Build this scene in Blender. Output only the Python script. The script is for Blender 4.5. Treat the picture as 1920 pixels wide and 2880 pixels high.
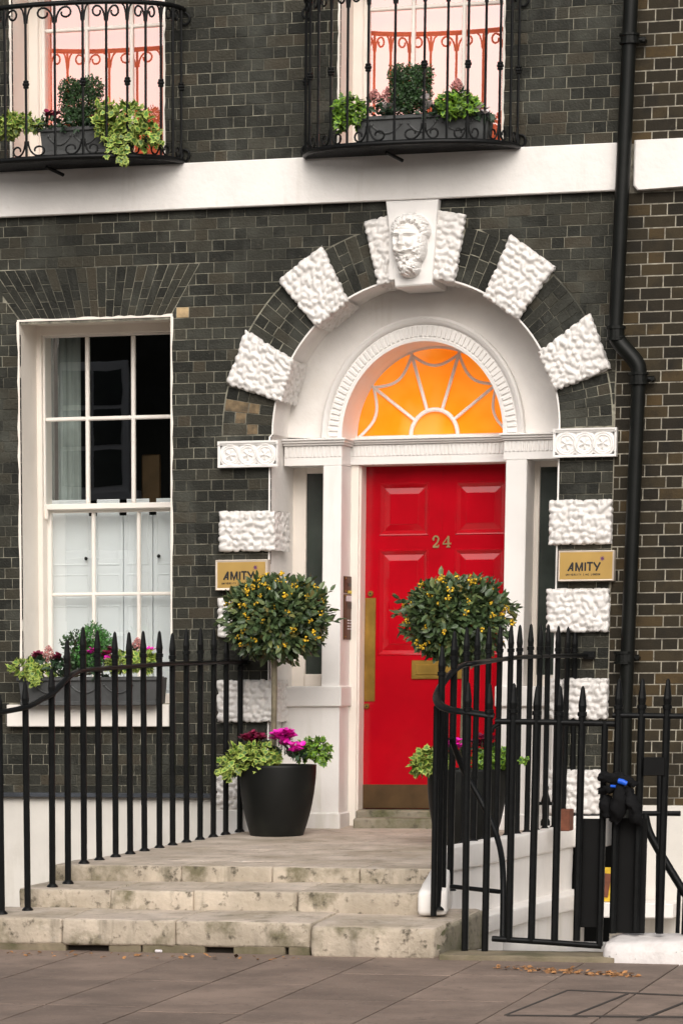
import bpy, math, random
import numpy as np
from mathutils import Vector, Matrix, noise as mnoise

RND = random.Random(11)
SC = bpy.context.scene
COL = SC.collection
for _o in list(bpy.data.objects):
    bpy.data.objects.remove(_o)

# ------------------------------------------------------------------ camera
IMG_W, IMG_H = 1920.0, 2880.0
F_PX = 10132.833
PP = (273.762, 4123.993)
CAM = Vector((5.58578, -26.0, 1.65))
RCV = Matrix(((0.95492943, 0.29679385, -0.00481539),
              (0.05952188, -0.20735336, -0.97645365),
              (-0.29080392, 0.93215771, -0.21567356)))
cd = bpy.data.cameras.new('camera')
cd.sensor_fit = 'VERTICAL'
cd.sensor_height = 36.0
cd.lens = F_PX / IMG_H * 36.0
cd.shift_x = (IMG_W / 2 - PP[0]) / IMG_H
cd.shift_y = (PP[1] - IMG_H / 2) / IMG_H
cd.clip_start = 0.1
cd.clip_end = 500
cam = bpy.data.objects.new('camera', cd)
COL.objects.link(cam)
_r = RCV
cam.matrix_world = Matrix(((_r[0][0], -_r[1][0], -_r[2][0], CAM.x),
                           (_r[0][1], -_r[1][1], -_r[2][1], CAM.y),
                           (_r[0][2], -_r[1][2], -_r[2][2], CAM.z),
                           (0, 0, 0, 1)))
SC.camera = cam

# ------------------------------------------------------------------ light: overcast day
SUN_EL, SUN_AZ = 34.0, 14.0          # degrees; azimuth from the facade normal
w = bpy.data.worlds.new('World')
SC.world = w
w.use_nodes = True
nt = w.node_tree
nt.nodes.clear()
sky = nt.nodes.new('ShaderNodeTexSky')
sky.sky_type = 'NISHITA'
sky.sun_disc = False
sky.sun_elevation = math.radians(SUN_EL)
sky.sun_rotation = math.radians(180 - SUN_AZ)
sky.air_density = 1.0
sky.dust_density = 7.0
sky.ozone_density = 0.6
hs = nt.nodes.new('ShaderNodeHueSaturation')
hs.inputs['Saturation'].default_value = 0.35
bg = nt.nodes.new('ShaderNodeBackground')
bg.inputs['Strength'].default_value = 0.12
wo = nt.nodes.new('ShaderNodeOutputWorld')
nt.links.new(sky.outputs[0], hs.inputs['Color'])
nt.links.new(hs.outputs[0], bg.inputs[0])
nt.links.new(bg.outputs[0], wo.inputs[0])
sd = bpy.data.lights.new('sun', 'SUN')
sd.energy = 1.5
sd.angle = math.radians(85)
sd.color = (1.0, 0.95, 0.9)
sun = bpy.data.objects.new('sun', sd)
COL.objects.link(sun)
_el, _az = math.radians(SUN_EL), math.radians(SUN_AZ)
_sdir = Vector((math.sin(_az) * math.cos(_el), -math.cos(_az) * math.cos(_el), math.sin(_el)))
sun.rotation_euler = _sdir.to_track_quat('Z', 'Y').to_euler()
SC.view_settings.view_transform = 'Standard'
SC.view_settings.look = 'None'
SC.view_settings.exposure = 0.03
SC.view_settings.gamma = 1.0
SC.view_settings.use_curve_mapping = False


# ------------------------------------------------------------------ picture -> place
def ray(px, py):
    d = Vector(((px - PP[0]) / F_PX, (py - PP[1]) / F_PX, 1.0))
    return RCV.transposed() @ d


def at(px, py, Y):
    d = ray(px, py)
    return CAM + d * ((Y - CAM.y) / d.y)


def on_plane(px, py, a, b):
    """point where the sight line meets the plane z = a + b*Y"""
    d = ray(px, py)
    return CAM + d * ((a + b * CAM.y - CAM.z) / (d.z - b * d.y))


def on_wall_line(px, py, xa, ya, xb, yb):
    """point where the sight line meets the upright plane through two plan points"""
    d = ray(px, py)
    k = (xb - xa) / (yb - ya)
    t = (xa + k * (CAM.y - ya) - CAM.x) / (d.x - k * d.y)
    return CAM + d * t


def ppm(Y):
    return 407.0 * 26.0 / (26.0 + Y)


LAND = (0.493, 0.024)                 # landing plane
PAVE = (-0.06 + 0.02 * 4.4, 0.02)     # pavement plane
Y3, Y2, Y1 = -3.30, -3.85, -4.40      # fronts of the three steps


def ground_z(Y):
    if Y > Y3:
        return LAND[0] + LAND[1] * Y
    if Y > Y2:
        return 0.289 + (Y - Y2) * 0.047
    if Y > Y1:
        return 0.140 + (Y - Y1) * 0.06
    return PAVE[0] + PAVE[1] * Y


# ------------------------------------------------------------------ mesh building
class MB:
    def __init__(s):
        s.v = []; s.f = []; s.m = []; s.smooth = []

    def add(s, vs, fs, mi=0, smooth=False):
        o = len(s.v)
        s.v.extend([tuple(p) for p in vs])
        for f in fs:
            s.f.append(tuple(i + o for i in f)); s.m.append(mi); s.smooth.append(smooth)

    def quad(s, a, b, c, d, mi=0):
        s.add([a, b, c, d], [(0, 1, 2, 3)], mi)

    def box(s, x0, x1, y0, y1, z0, z1, c=0.0, mi=0):
        if x0 > x1: x0, x1 = x1, x0
        if y0 > y1: y0, y1 = y1, y0
        if z0 > z1: z0, z1 = z1, z0
        P = [(x, y, z) for x in (x0, x1) for y in (y0, y1) for z in (z0, z1)]
        s.hexa(P, c, mi)

    def hexa(s, P, c=0.0, mi=0):
        """P: 8 corners indexed x*4+y*2+z; c: chamfer"""
        P = [Vector(p) for p in P]
        if c <= 0:
            s.add(P, [(0, 1, 3, 2), (4, 6, 7, 5), (0, 4, 5, 1), (2, 3, 7, 6), (0, 2, 6, 4), (1, 5, 7, 3)], mi)
            return
        vs = []
        for i in range(8):
            nb = [P[i ^ 4], P[i ^ 2], P[i ^ 1]]
            e = [(q - P[i]) for q in nb]
            e = [(v.normalized() * min(c, v.length * 0.4)) for v in e]
            # vertex on the face normal to axis k: moved along the two other axes
            vs.append(P[i] + e[1] + e[2]); vs.append(P[i] + e[0] + e[2]); vs.append(P[i] + e[0] + e[1])
        fs = []
        for k, (bit, order) in enumerate(((4, (0, 1, 3, 2)), (2, (0, 1, 5, 4)), (1, (0, 2, 6, 4)))):
            for side in (0, 1):
                fs.append(tuple((i | (bit if side else 0)) * 3 + k for i in order))
        for i in range(8):
            fs.append((i * 3, i * 3 + 1, i * 3 + 2))
        for k, bit in enumerate((4, 2, 1)):
            oth = [j for j in range(3) if j != k]
            for i in range(8):
                if not i & bit:
                    j = i | bit
                    fs.append((i * 3 + oth[0], i * 3 + oth[1], j * 3 + oth[1], j * 3 + oth[0]))
        s.add(vs, fs, mi)

    def prism(s, poly, y0, y1, c=0.0, mi=0):
        """poly: (x,z) convex outline; front at y0 (nearer), back at y1"""
        n = len(poly)
        if c > 0:
            cx = sum(p[0] for p in poly) / n; cz = sum(p[1] for p in poly) / n
            fr = []
            for (x, z) in poly:
                d = Vector((cx - x, cz - z))
                d = d.normalized() * min(c * 1.4, d.length * .4)
                fr.append((x + d.x, y0, z + d.y))
            vs = fr + [(x, y0 + c, z) for x, z in poly] + [(x, y1, z) for x, z in poly]
            fs = [tuple(range(n))]
            for i in range(n):
                j = (i + 1) % n
                fs.append((i, j, n + j, n + i)); fs.append((n + i, n + j, 2 * n + j, 2 * n + i))
        else:
            vs = [(x, y0, z) for x, z in poly] + [(x, y1, z) for x, z in poly]
            fs = [tuple(range(n)), tuple(range(2 * n - 1, n - 1, -1))]
            for i in range(n):
                j = (i + 1) % n
                fs.append((i, j, n + j, n + i))
        s.add(vs, fs, mi)

    def tube(s, pts, r, n=8, mi=0, cap=True, smooth=True, flat=None):
        """sweep; r number or list; flat=(rx,ry) gives an oval/flat bar"""
        pts = [Vector(p) for p in pts]
        m = len(pts)
        rr = r if isinstance(r, (list, tuple)) else [r] * m
        vs = []
        up = None
        for i, p in enumerate(pts):
            t = (pts[min(i + 1, m - 1)] - pts[max(i - 1, 0)])
            t = t.normalized() if t.length > 1e-9 else Vector((0, 0, 1))
            if up is None:
                up = Vector((0, 0, 1)) if abs(t.z) < .9 else Vector((0, -1, 0))
            a = t.cross(up)
            if a.length < 1e-6:
                a = t.cross(Vector((1, 0, 0)))
            a.normalize(); b = a.cross(t).normalized(); up = b
            fx, fy = flat if flat else (1, 1)
            for k in range(n):
                th = 2 * math.pi * (k + .5) / n
                vs.append(p + a * (math.cos(th) * rr[i] * fx) + b * (math.sin(th) * rr[i] * fy))
        fs = []
        for i in range(m - 1):
            for k in range(n):
                k2 = (k + 1) % n
                fs.append((i * n + k, i * n + k2, (i + 1) * n + k2, (i + 1) * n + k))
        s.add(vs, fs, mi, smooth)
        if cap:
            s.add(vs[:n], [tuple(range(n))], mi); s.add(vs[-n:], [tuple(range(n))], mi)

    def lathe(s, prof, cx, cy, n=32, mi=0, smooth=True, lean=(0, 0)):
        z0 = prof[0][1]
        vs = []
        for r, z in prof:
            for k in range(n):
                th = 2 * math.pi * k / n
                vs.append((cx + r * math.cos(th) + lean[0] * (z - z0), cy + r * math.sin(th) + lean[1] * (z - z0), z))
        fs = []
        for i in range(len(prof) - 1):
            for k in range(n):
                k2 = (k + 1) % n
                fs.append((i * n + k, i * n + k2, (i + 1) * n + k2, (i + 1) * n + k))
        s.add(vs, fs, mi, smooth)

    def loops(s, loops, mi=0, cap=True):
        """loops of (x0,x1,z0,z1,y): bridged rectangles, the last one capped"""
        vs = []
        for x0, x1, z0, z1, y in loops:
            vs += [(x0, y, z0), (x1, y, z0), (x1, y, z1), (x0, y, z1)]
        fs = []
        for i in range(len(loops) - 1):
            for k in range(4):
                k2 = (k + 1) % 4
                fs.append((i * 4 + k, i * 4 + k2, i * 4 + 4 + k2, i * 4 + 4 + k))
        if cap:
            b = len(loops) * 4 - 4
            fs.append((b, b + 1, b + 2, b + 3))
        s.add(vs, fs, mi)

    def grid(s, V, mi=0, smooth=True):
        """V: numpy array (nu, nv, 3)"""
        nu, nv = V.shape[:2]
        vs = V.reshape(-1, 3).tolist()
        fs = []
        for i in range(nu - 1):
            for j in range(nv - 1):
                a = i * nv + j
                fs.append((a, a + 1, a + nv + 1, a + nv))
        s.add(vs, fs, mi, smooth)

    def ball(s, c, r, n=6, mi=0, sc=(1, 1, 1)):
        vs = [(c[0], c[1], c[2] + r * sc[2])]
        rings = max(2, n // 2)
        for i in range(1, rings):
            ph = math.pi * i / rings
            for k in range(n):
                th = 2 * math.pi * k / n
                vs.append((c[0] + r * sc[0] * math.sin(ph) * math.cos(th), c[1] + r * sc[1] * math.sin(ph) * math.sin(th), c[2] + r * sc[2] * math.cos(ph)))
        vs.append((c[0], c[1], c[2] - r * sc[2]))
        fs = []
        for k in range(n):
            fs.append((0, 1 + k, 1 + (k + 1) % n))
        for i in range(rings - 2):
            for k in range(n):
                a = 1 + i * n + k; b = 1 + i * n + (k + 1) % n
                fs.append((a, a + n, b + n, b))
        e = len(vs) - 1; o = 1 + (rings - 2) * n
        for k in range(n):
            fs.append((e, o + (k + 1) % n, o + k))
        s.add(vs, fs, mi, True)

    def mesh(s, name, mats):
        me = bpy.data.meshes.new(name)
        me.from_pydata(s.v, [], s.f)
        for m in (mats if isinstance(mats, (list, tuple)) else [mats]):
            me.materials.append(m)
        me.polygons.foreach_set('material_index', s.m)
        me.polygons.foreach_set('use_smooth', s.smooth)
        me.update()
        return me

    def build(s, name, mats, parent=None, **kw):
        return link(name, s.mesh(name, mats), parent, **kw)


def link(name, me, parent=None, label=None, cat=None, group=None, kind=None):
    o = bpy.data.objects.new(name, me)
    COL.objects.link(o)
    if parent is not None:
        o.parent = parent
        if parent.type == 'EMPTY':
            o.matrix_parent_inverse = Matrix.Translation(-parent.location)
    if label: o['label'] = label
    if cat: o['category'] = cat
    if group: o['group'] = group
    if kind: o['kind'] = kind
    return o


def thing(name, label, cat, loc=(0, 0, 0), group=None):
    o = bpy.data.objects.new(name, None)
    o.empty_display_size = .1
    COL.objects.link(o)
    o.location = Vector(loc)
    o['label'] = label; o['category'] = cat
    if group: o['group'] = group
    return o


def place(me, name, parent, loc, rot=None, scale=1.0):
    """a part that shares its mesh with its likes"""
    o = link(name, me, parent)
    M = Matrix.Translation(Vector(loc)) @ (rot.to_4x4() if rot is not None else Matrix.Identity(4)) @ Matrix.Diagonal((scale, scale, scale, 1))
    o.matrix_basis = M
    return o


# ------------------------------------------------------------------ materials
def new_mat(name):
    m = bpy.data.materials.new(name)
    m.use_nodes = True
    n = m.node_tree
    b = n.nodes['Principled BSDF']
    return m, n, b


def N(nt, t, **kw):
    x = nt.nodes.new(t)
    for k, v in kw.items():
        if k in x.inputs:
            x.inputs[k].default_value = v
        else:
            setattr(x, k, v)
    return x


def noise_fac(nt, scale, detail=4, lo=.35, hi=.65, rough=.55, vec=None, stretch=None):
    tc = N(nt, 'ShaderNodeTexCoord')
    src = tc.outputs['Object']
    if stretch:
        mp = N(nt, 'ShaderNodeMapping')
        mp.inputs['Scale'].default_value = stretch
        nt.links.new(src, mp.inputs[0]); src = mp.outputs[0]
    nz = N(nt, 'ShaderNodeTexNoise')
    nz.inputs['Scale'].default_value = scale
    nz.inputs['Detail'].default_value = detail
    nz.inputs['Roughness'].default_value = rough
    nt.links.new(src, nz.inputs['Vector'])
    mr = N(nt, 'ShaderNodeMapRange')
    mr.inputs['From Min'].default_value = lo
    mr.inputs['From Max'].default_value = hi
    nt.links.new(nz.outputs['Fac'], mr.inputs['Value'])
    return mr.outputs[0]


def mix(nt, fac, a, b, mode='MIX'):
    x = N(nt, 'ShaderNodeMix', data_type='RGBA', blend_type=mode)
    for sock, v in ((x.inputs['Factor'], fac), (x.inputs[6], a), (x.inputs[7], b)):
        if isinstance(v, bpy.types.NodeSocket):
            nt.links.new(v, sock)
        elif isinstance(v, (int, float)):
            sock.default_value = v
        else:
            sock.default_value = (v[0], v[1], v[2], 1)
    return x.outputs[2]


def rand_val(nt):
    oi = N(nt, 'ShaderNodeObjectInfo')
    ge = N(nt, 'ShaderNodeNewGeometry')
    a = N(nt, 'ShaderNodeMath', operation='ADD')
    nt.links.new(oi.outputs['Random'], a.inputs[0])
    nt.links.new(ge.outputs['Random Per Island'], a.inputs[1])
    f = N(nt, 'ShaderNodeMath', operation='FRACT')
    nt.links.new(a.outputs[0], f.inputs[0])
    return f.outputs[0]


def ramp(nt, fac, stops):
    r = N(nt, 'ShaderNodeValToRGB')
    el = r.color_ramp.elements
    while len(el) < len(stops):
        el.new(.5)
    for e, (p, c) in zip(el, stops):
        e.position = p; e.color = (c[0], c[1], c[2], 1)
    nt.links.new(fac, r.inputs[0])
    return r.outputs[0]


def bump(nt, b, scale, strength, dist=.01, detail=4, stretch=None):
    f = noise_fac(nt, scale, detail, 0, 1, stretch=stretch)
    bp = N(nt, 'ShaderNodeBump')
    bp.inputs['Strength'].default_value = strength
    bp.inputs['Distance'].default_value = dist
    nt.links.new(f, bp.inputs['Height'])
    nt.links.new(bp.outputs[0], b.inputs['Normal'])


def pmat(name, col, rough=.5, var=.12, scale=6, metal=0, spec=.5, bmp=None, patches=(), rnd=0, coat=0, tint=None):
    """patches: (colour, noise scale, lo, hi, strength)"""
    m, nt, b = new_mat(name)
    c = mix(nt, noise_fac(nt, scale), [x * (1 - var) for x in col], [min(1, x * (1 + var)) for x in col])
    if rnd:
        rv = rand_val(nt)
        c = mix(nt, rnd, c, ramp(nt, rv, tint), 'MIX') if tint else mix(nt, 1.0, c, ramp(nt, rv, [(0, (1 - rnd,) * 3), (1, (1 + rnd,) * 3)]), 'MULTIPLY')
    for pt_ in patches:
        pc, sc, lo, hi, st = pt_[:5]
        f = noise_fac(nt, sc, 6, lo, hi, rough=.62, stretch=pt_[5] if len(pt_) > 5 else None)
        mu = N(nt, 'ShaderNodeMath', operation='MULTIPLY')
        mu.inputs[1].default_value = st
        nt.links.new(f, mu.inputs[0])
        cl = N(nt, 'ShaderNodeClamp')
        nt.links.new(mu.outputs[0], cl.inputs[0])
        c = mix(nt, cl.outputs[0], c, pc)
    nt.links.new(c, b.inputs['Base Color'])
    b.inputs['Roughness'].default_value = rough
    b.inputs['Metallic'].default_value = metal
    b.inputs['Specular IOR Level'].default_value = spec
    b.inputs['Coat Weight'].default_value = coat
    b.inputs['Coat Roughness'].default_value = .08
    if bmp:
        bump(nt, b, *bmp)
    return m


M = {}
M['brick'] = pmat('brick black', (.028, .0275, .021), .6, .35, 14, spec=.2, rnd=.85, tint=[(0, (.011, .0115, .009)), (.4, (.025, .025, .0195)), (.75, (.036, .0355, .027)), (.93, (.046, .040, .027)), (1, (.058, .047, .031))],
                  patches=[((.115, .118, .098), 2.6, .50, .78, .55), ((.10, .10, .088), 7, .58, .82, .5, (1, 1, .2)), ((.13, .115, .085), 24, .60, .78, .5), ((.009, .009, .0075), 17, .60, .74, .6)], bmp=(70, .8, .009))
M['brick_brown'] = pmat('brick brown stock', (.034, .028, .0185), .8, .3, 14, spec=.2, rnd=.8, tint=[(0, (.016, .0135, .010)), (.5, (.034, .027, .0165)), (.85, (.050, .038, .021)), (1, (.09, .058, .024))],
                        patches=[((.014, .013, .011), 5, .5, .7, .8), ((.09, .08, .062), 28, .62, .8, .5)], bmp=(90, .5, .006))
M['brick_pale'] = pmat('brick pale', (.46, .33, .18), .8, .2, 20, bmp=(80, .4, .006))
M['brick_buff'] = pmat('brick buff', (.17, .12, .065), .8, .35, 20, bmp=(80, .4, .006), patches=[((.03, .028, .022), 12, .5, .7, .8)])
M['mortar'] = pmat('mortar', (.29, .275, .215), .9, .3, 14, patches=[((.045, .045, .036), 1.35, .43, .60, .9), ((.06, .057, .046), 21, .52, .64, .6)], bmp=(120, .4, .004))
M['mortar_new'] = pmat('mortar bright', (.36, .33, .265), .9, .25, 14, patches=[((.06, .055, .045), 1.9, .50, .66, .85), ((.07, .06, .05), 23, .54, .66, .6)], bmp=(120, .4, .004))
M['stucco'] = pmat('stucco white', (.83, .795, .76), .62, .05, 3, bmp=(26, .3, .012), patches=[((.60, .53, .43), 2.3, .55, .82, .3), ((.50, .43, .33), 11, .66, .85, .35), ((.52, .46, .37), 8, .60, .82, .38, (1, 1, .10)), ((.40, .35, .28), 60, .70, .76, .3)])
M['plinth'] = pmat('scuffed white plinth', (.72, .68, .66), .6, .08, 5, bmp=(22, .6, .014), patches=[((.42, .37, .33), 4, .54, .74, .6), ((.16, .14, .12), 22, .66, .72, .8), ((.30, .26, .22), 9, .60, .78, .6, (.25, 1, 1))])
M['white'] = pmat('white gloss paint', (.84, .81, .78), .42, .03, 3, bmp=(40, .14, .006), patches=[((.62, .55, .46), 7, .60, .85, .35, (1, 1, .2)), ((.45, .38, .30), 50, .71, .77, .35)])
M['dado'] = pmat('white paint weathered', (.82, .79, .76), .5, .03, 3, bmp=(40, .12, .006), patches=[((.50, .48, .36), 5, .50, .75, .45, (1, 1, .25)), ((.38, .34, .26), 34, .68, .76, .4)])
M['basement'] = pmat('basement wall paint', (.69, .655, .60), .6, .05, 3, bmp=(26, .2, .01), patches=[((.42, .38, .30), 6, .56, .78, .45, (1, 1, .2)), ((.34, .30, .23), 40, .66, .74, .4)])
M['cream'] = pmat('cream paint', (.87, .80, .72), .45, .03, 3, bmp=(30, .12, .006))
M['cream_sill'] = pmat('sill paint', (.86, .81, .75), .5, .04, 3, bmp=(30, .15, .006))
M['rustic'] = pmat('white block paint', (.74, .71, .68), .42, .03, 12, bmp=(60, .15, .005), patches=[((.56, .44, .35), 16, .58, .78, .5), ((.40, .33, .27), 40, .66, .76, .4)])
M['red'] = pmat('red gloss paint', (.45, .003, .011), .11, .10, 2.5, spec=.5, bmp=(14, .09, .006), patches=[((.22, .004, .006), 1.3, .5, .8, .5), ((.30, .05, .04), 70, .72, .78, .3)])
M['brass'] = pmat('brass', (.40, .25, .055), .34, .25, 5, metal=.85, bmp=(40, .05, .002))
M['brass_plate'] = pmat('brass plaque', (.52, .33, .10), .42, .10, 2.5, metal=.55)
M['brass_dull'] = pmat('bronze kick plate', (.115, .068, .03), .42, .2, 6, metal=.6)
M['numeral'] = pmat('gilt numeral', (.30, .205, .09), .45, .1, 9, metal=.6)
M['plaque_frame'] = pmat('plaque frame', (.74, .64, .54), .25, .08, 9, metal=.2)
M['bronze'] = pmat('entry panel bronze', (.10, .045, .02), .5, .15, 8, metal=.3, spec=.3)
M['ink'] = pmat('black lettering', (.012, .011, .010), .5)
M['emblem'] = pmat('purple emblem', (.12, .03, .12), .5, .3, 80)
M['yellow_tag'] = pmat('yellow label', (.75, .62, .02), .5)
M['label_white'] = pmat('white label', (.75, .73, .76), .5)
M['iron'] = pmat('black iron paint', (.005, .0054, .0055), .42, .25, 20, spec=.2, bmp=(70, .35, .004), patches=[((.07, .07, .066), 45, .70, .80, .45)])
M['iron_soft'] = pmat('black sheet', (.003, .003, .003), .6, .2, 8, spec=.2)
M['pipe'] = pmat('pipe paint', (.006, .0066, .0056), .42, .2, 6, spec=.2, bmp=(30, .15, .004))
M['lead'] = pmat('planter zinc', (.06, .062, .062), .55, .2, 7, bmp=(50, .1, .003), patches=[((.15, .16, .165), 5, .55, .8, .5)])
M['slate'] = pmat('slate ledge', (.05, .056, .066), .35, .25, 7)
M['pot'] = pmat('black pot', (.0075, .008, .0072), .5, .2, 4, spec=.25, patches=[((.022, .024, .016), 4, .52, .8, .7)], bmp=(60, .1, .003))
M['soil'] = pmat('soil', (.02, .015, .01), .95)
M['stone'] = pmat('worn stone', (.52, .445, .355), .85, .16, 5, bmp=(30, .7, .012),
                  patches=[((.33, .28, .21), 1.9, .42, .68, .75), ((.13, .115, .06), 3.1, .52, .66, .9), ((.075, .062, .042), 15, .56, .68, .9), ((.10, .09, .06), 9, .56, .74, .6, (1, 1, .15)), ((.66, .62, .56), 9, .64, .8, .5), ((.10, .09, .06), 55, .66, .74, .6)])
M['stone_top'] = pmat('worn stone tread', (.53, .45, .375), .8, .16, 4, bmp=(24, .6, .009),
                      patches=[((.33, .275, .20), 1.7, .42, .64, .7), ((.15, .135, .085), 5, .56, .70, .65), ((.17, .145, .10), 14, .56, .70, .5), ((.62, .57, .52), 6, .56, .76, .45), ((.20, .17, .13), 40, .60, .70, .55)])
M['mossy'] = pmat('mossy stone', (.33, .29, .22), .9, .2, 6, bmp=(30, .7, .012),
                  patches=[((.075, .08, .022), 3.0, .42, .60, .95), ((.05, .045, .03), 15, .55, .72, .8)])
M['slab'] = pmat('paving', (.238, .176, .140), .8, .16, 2.0, rnd=.16, bmp=(70, .6, .006), patches=[((.135, .100, .080), 2.4, .43, .66, .6), ((.31, .25, .215), 30, .56, .72, .45), ((.10, .078, .062), 19, .60, .68, .6), ((.38, .33, .30), 26, .67, .70, .7)])
M['pave_base'] = pmat('paving joint', (.05, .04, .034), .9)
M['kerb'] = pmat('threshold stone', (.22, .18, .12), .85, .2, 8, bmp=(30, .5, .01), patches=[((.08, .075, .035), 4, .45, .65, .9)])
M['asphalt'] = pmat('asphalt', (.05, .05, .05), .9, .2, 30)
M['shutter'] = pmat('shutter paint', (.83, .85, .88), .5, .02, 3)
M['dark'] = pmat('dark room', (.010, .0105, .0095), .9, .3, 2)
M['curtain'] = pmat('net curtain', (.34, .38, .36), .8, .12, 4)
M['green_panel'] = pmat('dark green glass', (.035, .045, .038), .22, .3, 3, spec=.6)
M['blind'] = pmat('orange blind', (.90, .20, .085), .7, .08, 3)
M['trunk'] = pmat('trunk bark', (.17, .145, .095), .8, .25, 20, bmp=(60, .4, .004))
M['twig'] = pmat('twig', (.05, .04, .02), .8)
M['leaf'] = pmat('shrub leaf', (.070, .108, .042), .38, .25, 20, rnd=.8, spec=.5, tint=[(0, (.030, .055, .023)), (.5, (.062, .103, .040)), (.8, (.10, .145, .055)), (.95, (.16, .19, .06)), (1, (.22, .17, .055))])
M['berry'] = pmat('yellow berry', (.72, .45, .022), .5, .3, 60, rnd=.45)
M['ivy_in'] = pmat('ivy green', (.075, .17, .028), .45, .25, 25, rnd=.45)
M['ivy_out'] = pmat('ivy cream edge', (.30, .37, .07), .5, .2, 25, rnd=.35)
M['ivy_lime'] = pmat('ivy lime', (.17, .31, .025), .45, .25, 25, rnd=.45)
M['ivy_in2'] = pmat('ivy mid green', (.05, .12, .03), .45, .25, 25, rnd=.45)
M['box'] = pmat('box leaf', (.026, .068, .016), .5, .25, 20, rnd=.6)
M['box_bright'] = pmat('box leaf bright', (.055, .18, .035), .5, .25, 20, rnd=.6)
M['conifer'] = pmat('dark shrub leaf', (.028, .068, .018), .55, .3, 20, rnd=.6)
M['dark_leaf'] = pmat('cyclamen leaf', (.022, .05, .022), .5, .3, 30, rnd=.6)
M['heather'] = pmat('pink bud', (.56, .25, .23), .8, .25, 60, rnd=.5)
M['magenta'] = pmat('magenta petal', (.72, .012, .42), .5, .2, 40, rnd=.35)
M['wine'] = pmat('wine petal', (.20, .006, .045), .5, .25, 40, rnd=.45)
M['petal_white'] = pmat('white petal', (.74, .68, .68), .5, .08, 40)
M['cloth'] = pmat('dark cloth', (.007, .007, .0075), .85, .25, 9, spec=.15, bmp=(40, .5, .01))
M['blue'] = pmat('blue strap', (.01, .12, .75), .45)
M['board'] = pmat('yellow board', (.62, .40, .02), .6, .25, 20)
M['rust'] = pmat('rusty brown', (.16, .052, .026), .8, .25, 20)
M['dead_leaf'] = pmat('dead leaf', (.27, .13, .05), .8, .3, 40, rnd=.8)
M['litter'] = pmat('litter', (.7, .66, .68), .6)
M['grass'] = pmat('dry weed', (.09, .08, .03), .8, .3, 20, rnd=.4)


def glass_mat(name, refl, tint=(1, 1, 1), rough=.0):
    m, nt, b = new_mat(name)
    out = nt.nodes['Material Output']
    tr = N(nt, 'ShaderNodeBsdfTransparent'); tr.inputs[0].default_value = (*tint, 1)
    gl = N(nt, 'ShaderNodeBsdfGlossy'); gl.inputs['Roughness'].default_value = rough
    gl.inputs[0].default_value = (1, 1, 1, 1)
    mx = N(nt, 'ShaderNodeMixShader'); mx.inputs[0].default_value = refl
    nt.links.new(tr.outputs[0], mx.inputs[1]); nt.links.new(gl.outputs[0], mx.inputs[2])
    nt.links.new(mx.outputs[0], out.inputs[0])
    bp = N(nt, 'ShaderNodeBump')
    bp.inputs['Strength'].default_value = .03
    bp.inputs['Distance'].default_value = .01
    nt.links.new(noise_fac(nt, 1.6, 2, 0, 1), bp.inputs['Height'])
    nt.links.new(bp.outputs[0], gl.inputs['Normal'])
    return m


M['glass'] = glass_mat('window glass', .16, (.93, .96, .95))
M['glass_up'] = glass_mat('sky reflecting glass', .31, (1, 1, 1))


def lit_orange():
    m, nt, b = new_mat('lit orange glass')
    f = noise_fac(nt, 2.2, 3, .3, .7)
    c = mix(nt, f, (.95, .215, .004), (1.0, .33, .03))
    c = mix(nt, noise_fac(nt, 1.1, 2, .5, .8, stretch=(1.6, 1, .7)), c, (1.0, .47, .19))
    nt.links.new(c, b.inputs['Emission Color'])
    b.inputs['Emission Strength'].default_value = .55
    nt.links.new(c, b.inputs['Base Color'])
    b.inputs['Roughness'].default_value = .12
    return m


M['orange'] = lit_orange()

# ================================================================== SETTING
def slope_box(mb, x0, x1, y0, y1, ab, thick, c=0.0, mi=0):
    a, b = ab
    P = []
    for x in (x0, x1):
        for y in (y0, y1):
            for z in (0, 1):
                P.append((x, y, a + b * y - (0 if z else thick)))
    mb.hexa(P, c, mi)


mb = MB()
slope_box(mb, -14, 14, -10.5, -4.0, (PAVE[0] - .022, PAVE[1]), .3)
pavement = mb.build('pavement', M['pave_base'], kind='structure')
mb = MB()
mb.box(-60, 60, -32, -10.5, -.6, -.32)
mb.build('road', M['asphalt'], kind='structure')
mb = MB()
mb.box(-60, 60, -4.0, 3.0, -2.3, -2.05)
mb.build('basement_area_floor', M['stone_top'], kind='structure')

# paving slabs laid in columns that run away from the kerb
col_px = [-1130, -760, -395, -25, 291, 618, 991, 1340, 1660, 1960, 2300]
cols = [on_plane(x, 2879, *PAVE).x for x in col_px]
joint_px = [(60, [2735, 2800]), (60, [2765, 2840]), (60, [2750, 2824]), (60, [2750, 2824]), (350, [2758, 2843]), (780, [2734, 2810, 2876]), (1150, [2738, 2812]),
            (1450, [2781, 2857]), (1700, [2752, 2850]), (1850, [2790, 2857])]
for i in range(len(cols) - 1):
    x0, x1 = cols[i], cols[i + 1]
    jx, jy = joint_px[i]
    ys = [-4.2] + [on_plane(jx, y, *PAVE).y for y in jy]
    d = ys[-1] - ys[-2]
    while ys[-1] > -8.4:
        ys.append(ys[-1] - RND.uniform(.75, 1.0) * abs(d))
    for a, b in zip(ys, ys[1:]):
        m_ = MB()
        g = .0055
        lift = RND.uniform(-.001, .001)
        slope_box(m_, x0 + g, x1 - g, b + g * 2.0, a - g * 2.0, (PAVE[0] + lift, PAVE[1]), .05, .0015)
        m_.build('paving_slab', M['slab'], pavement)

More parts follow.
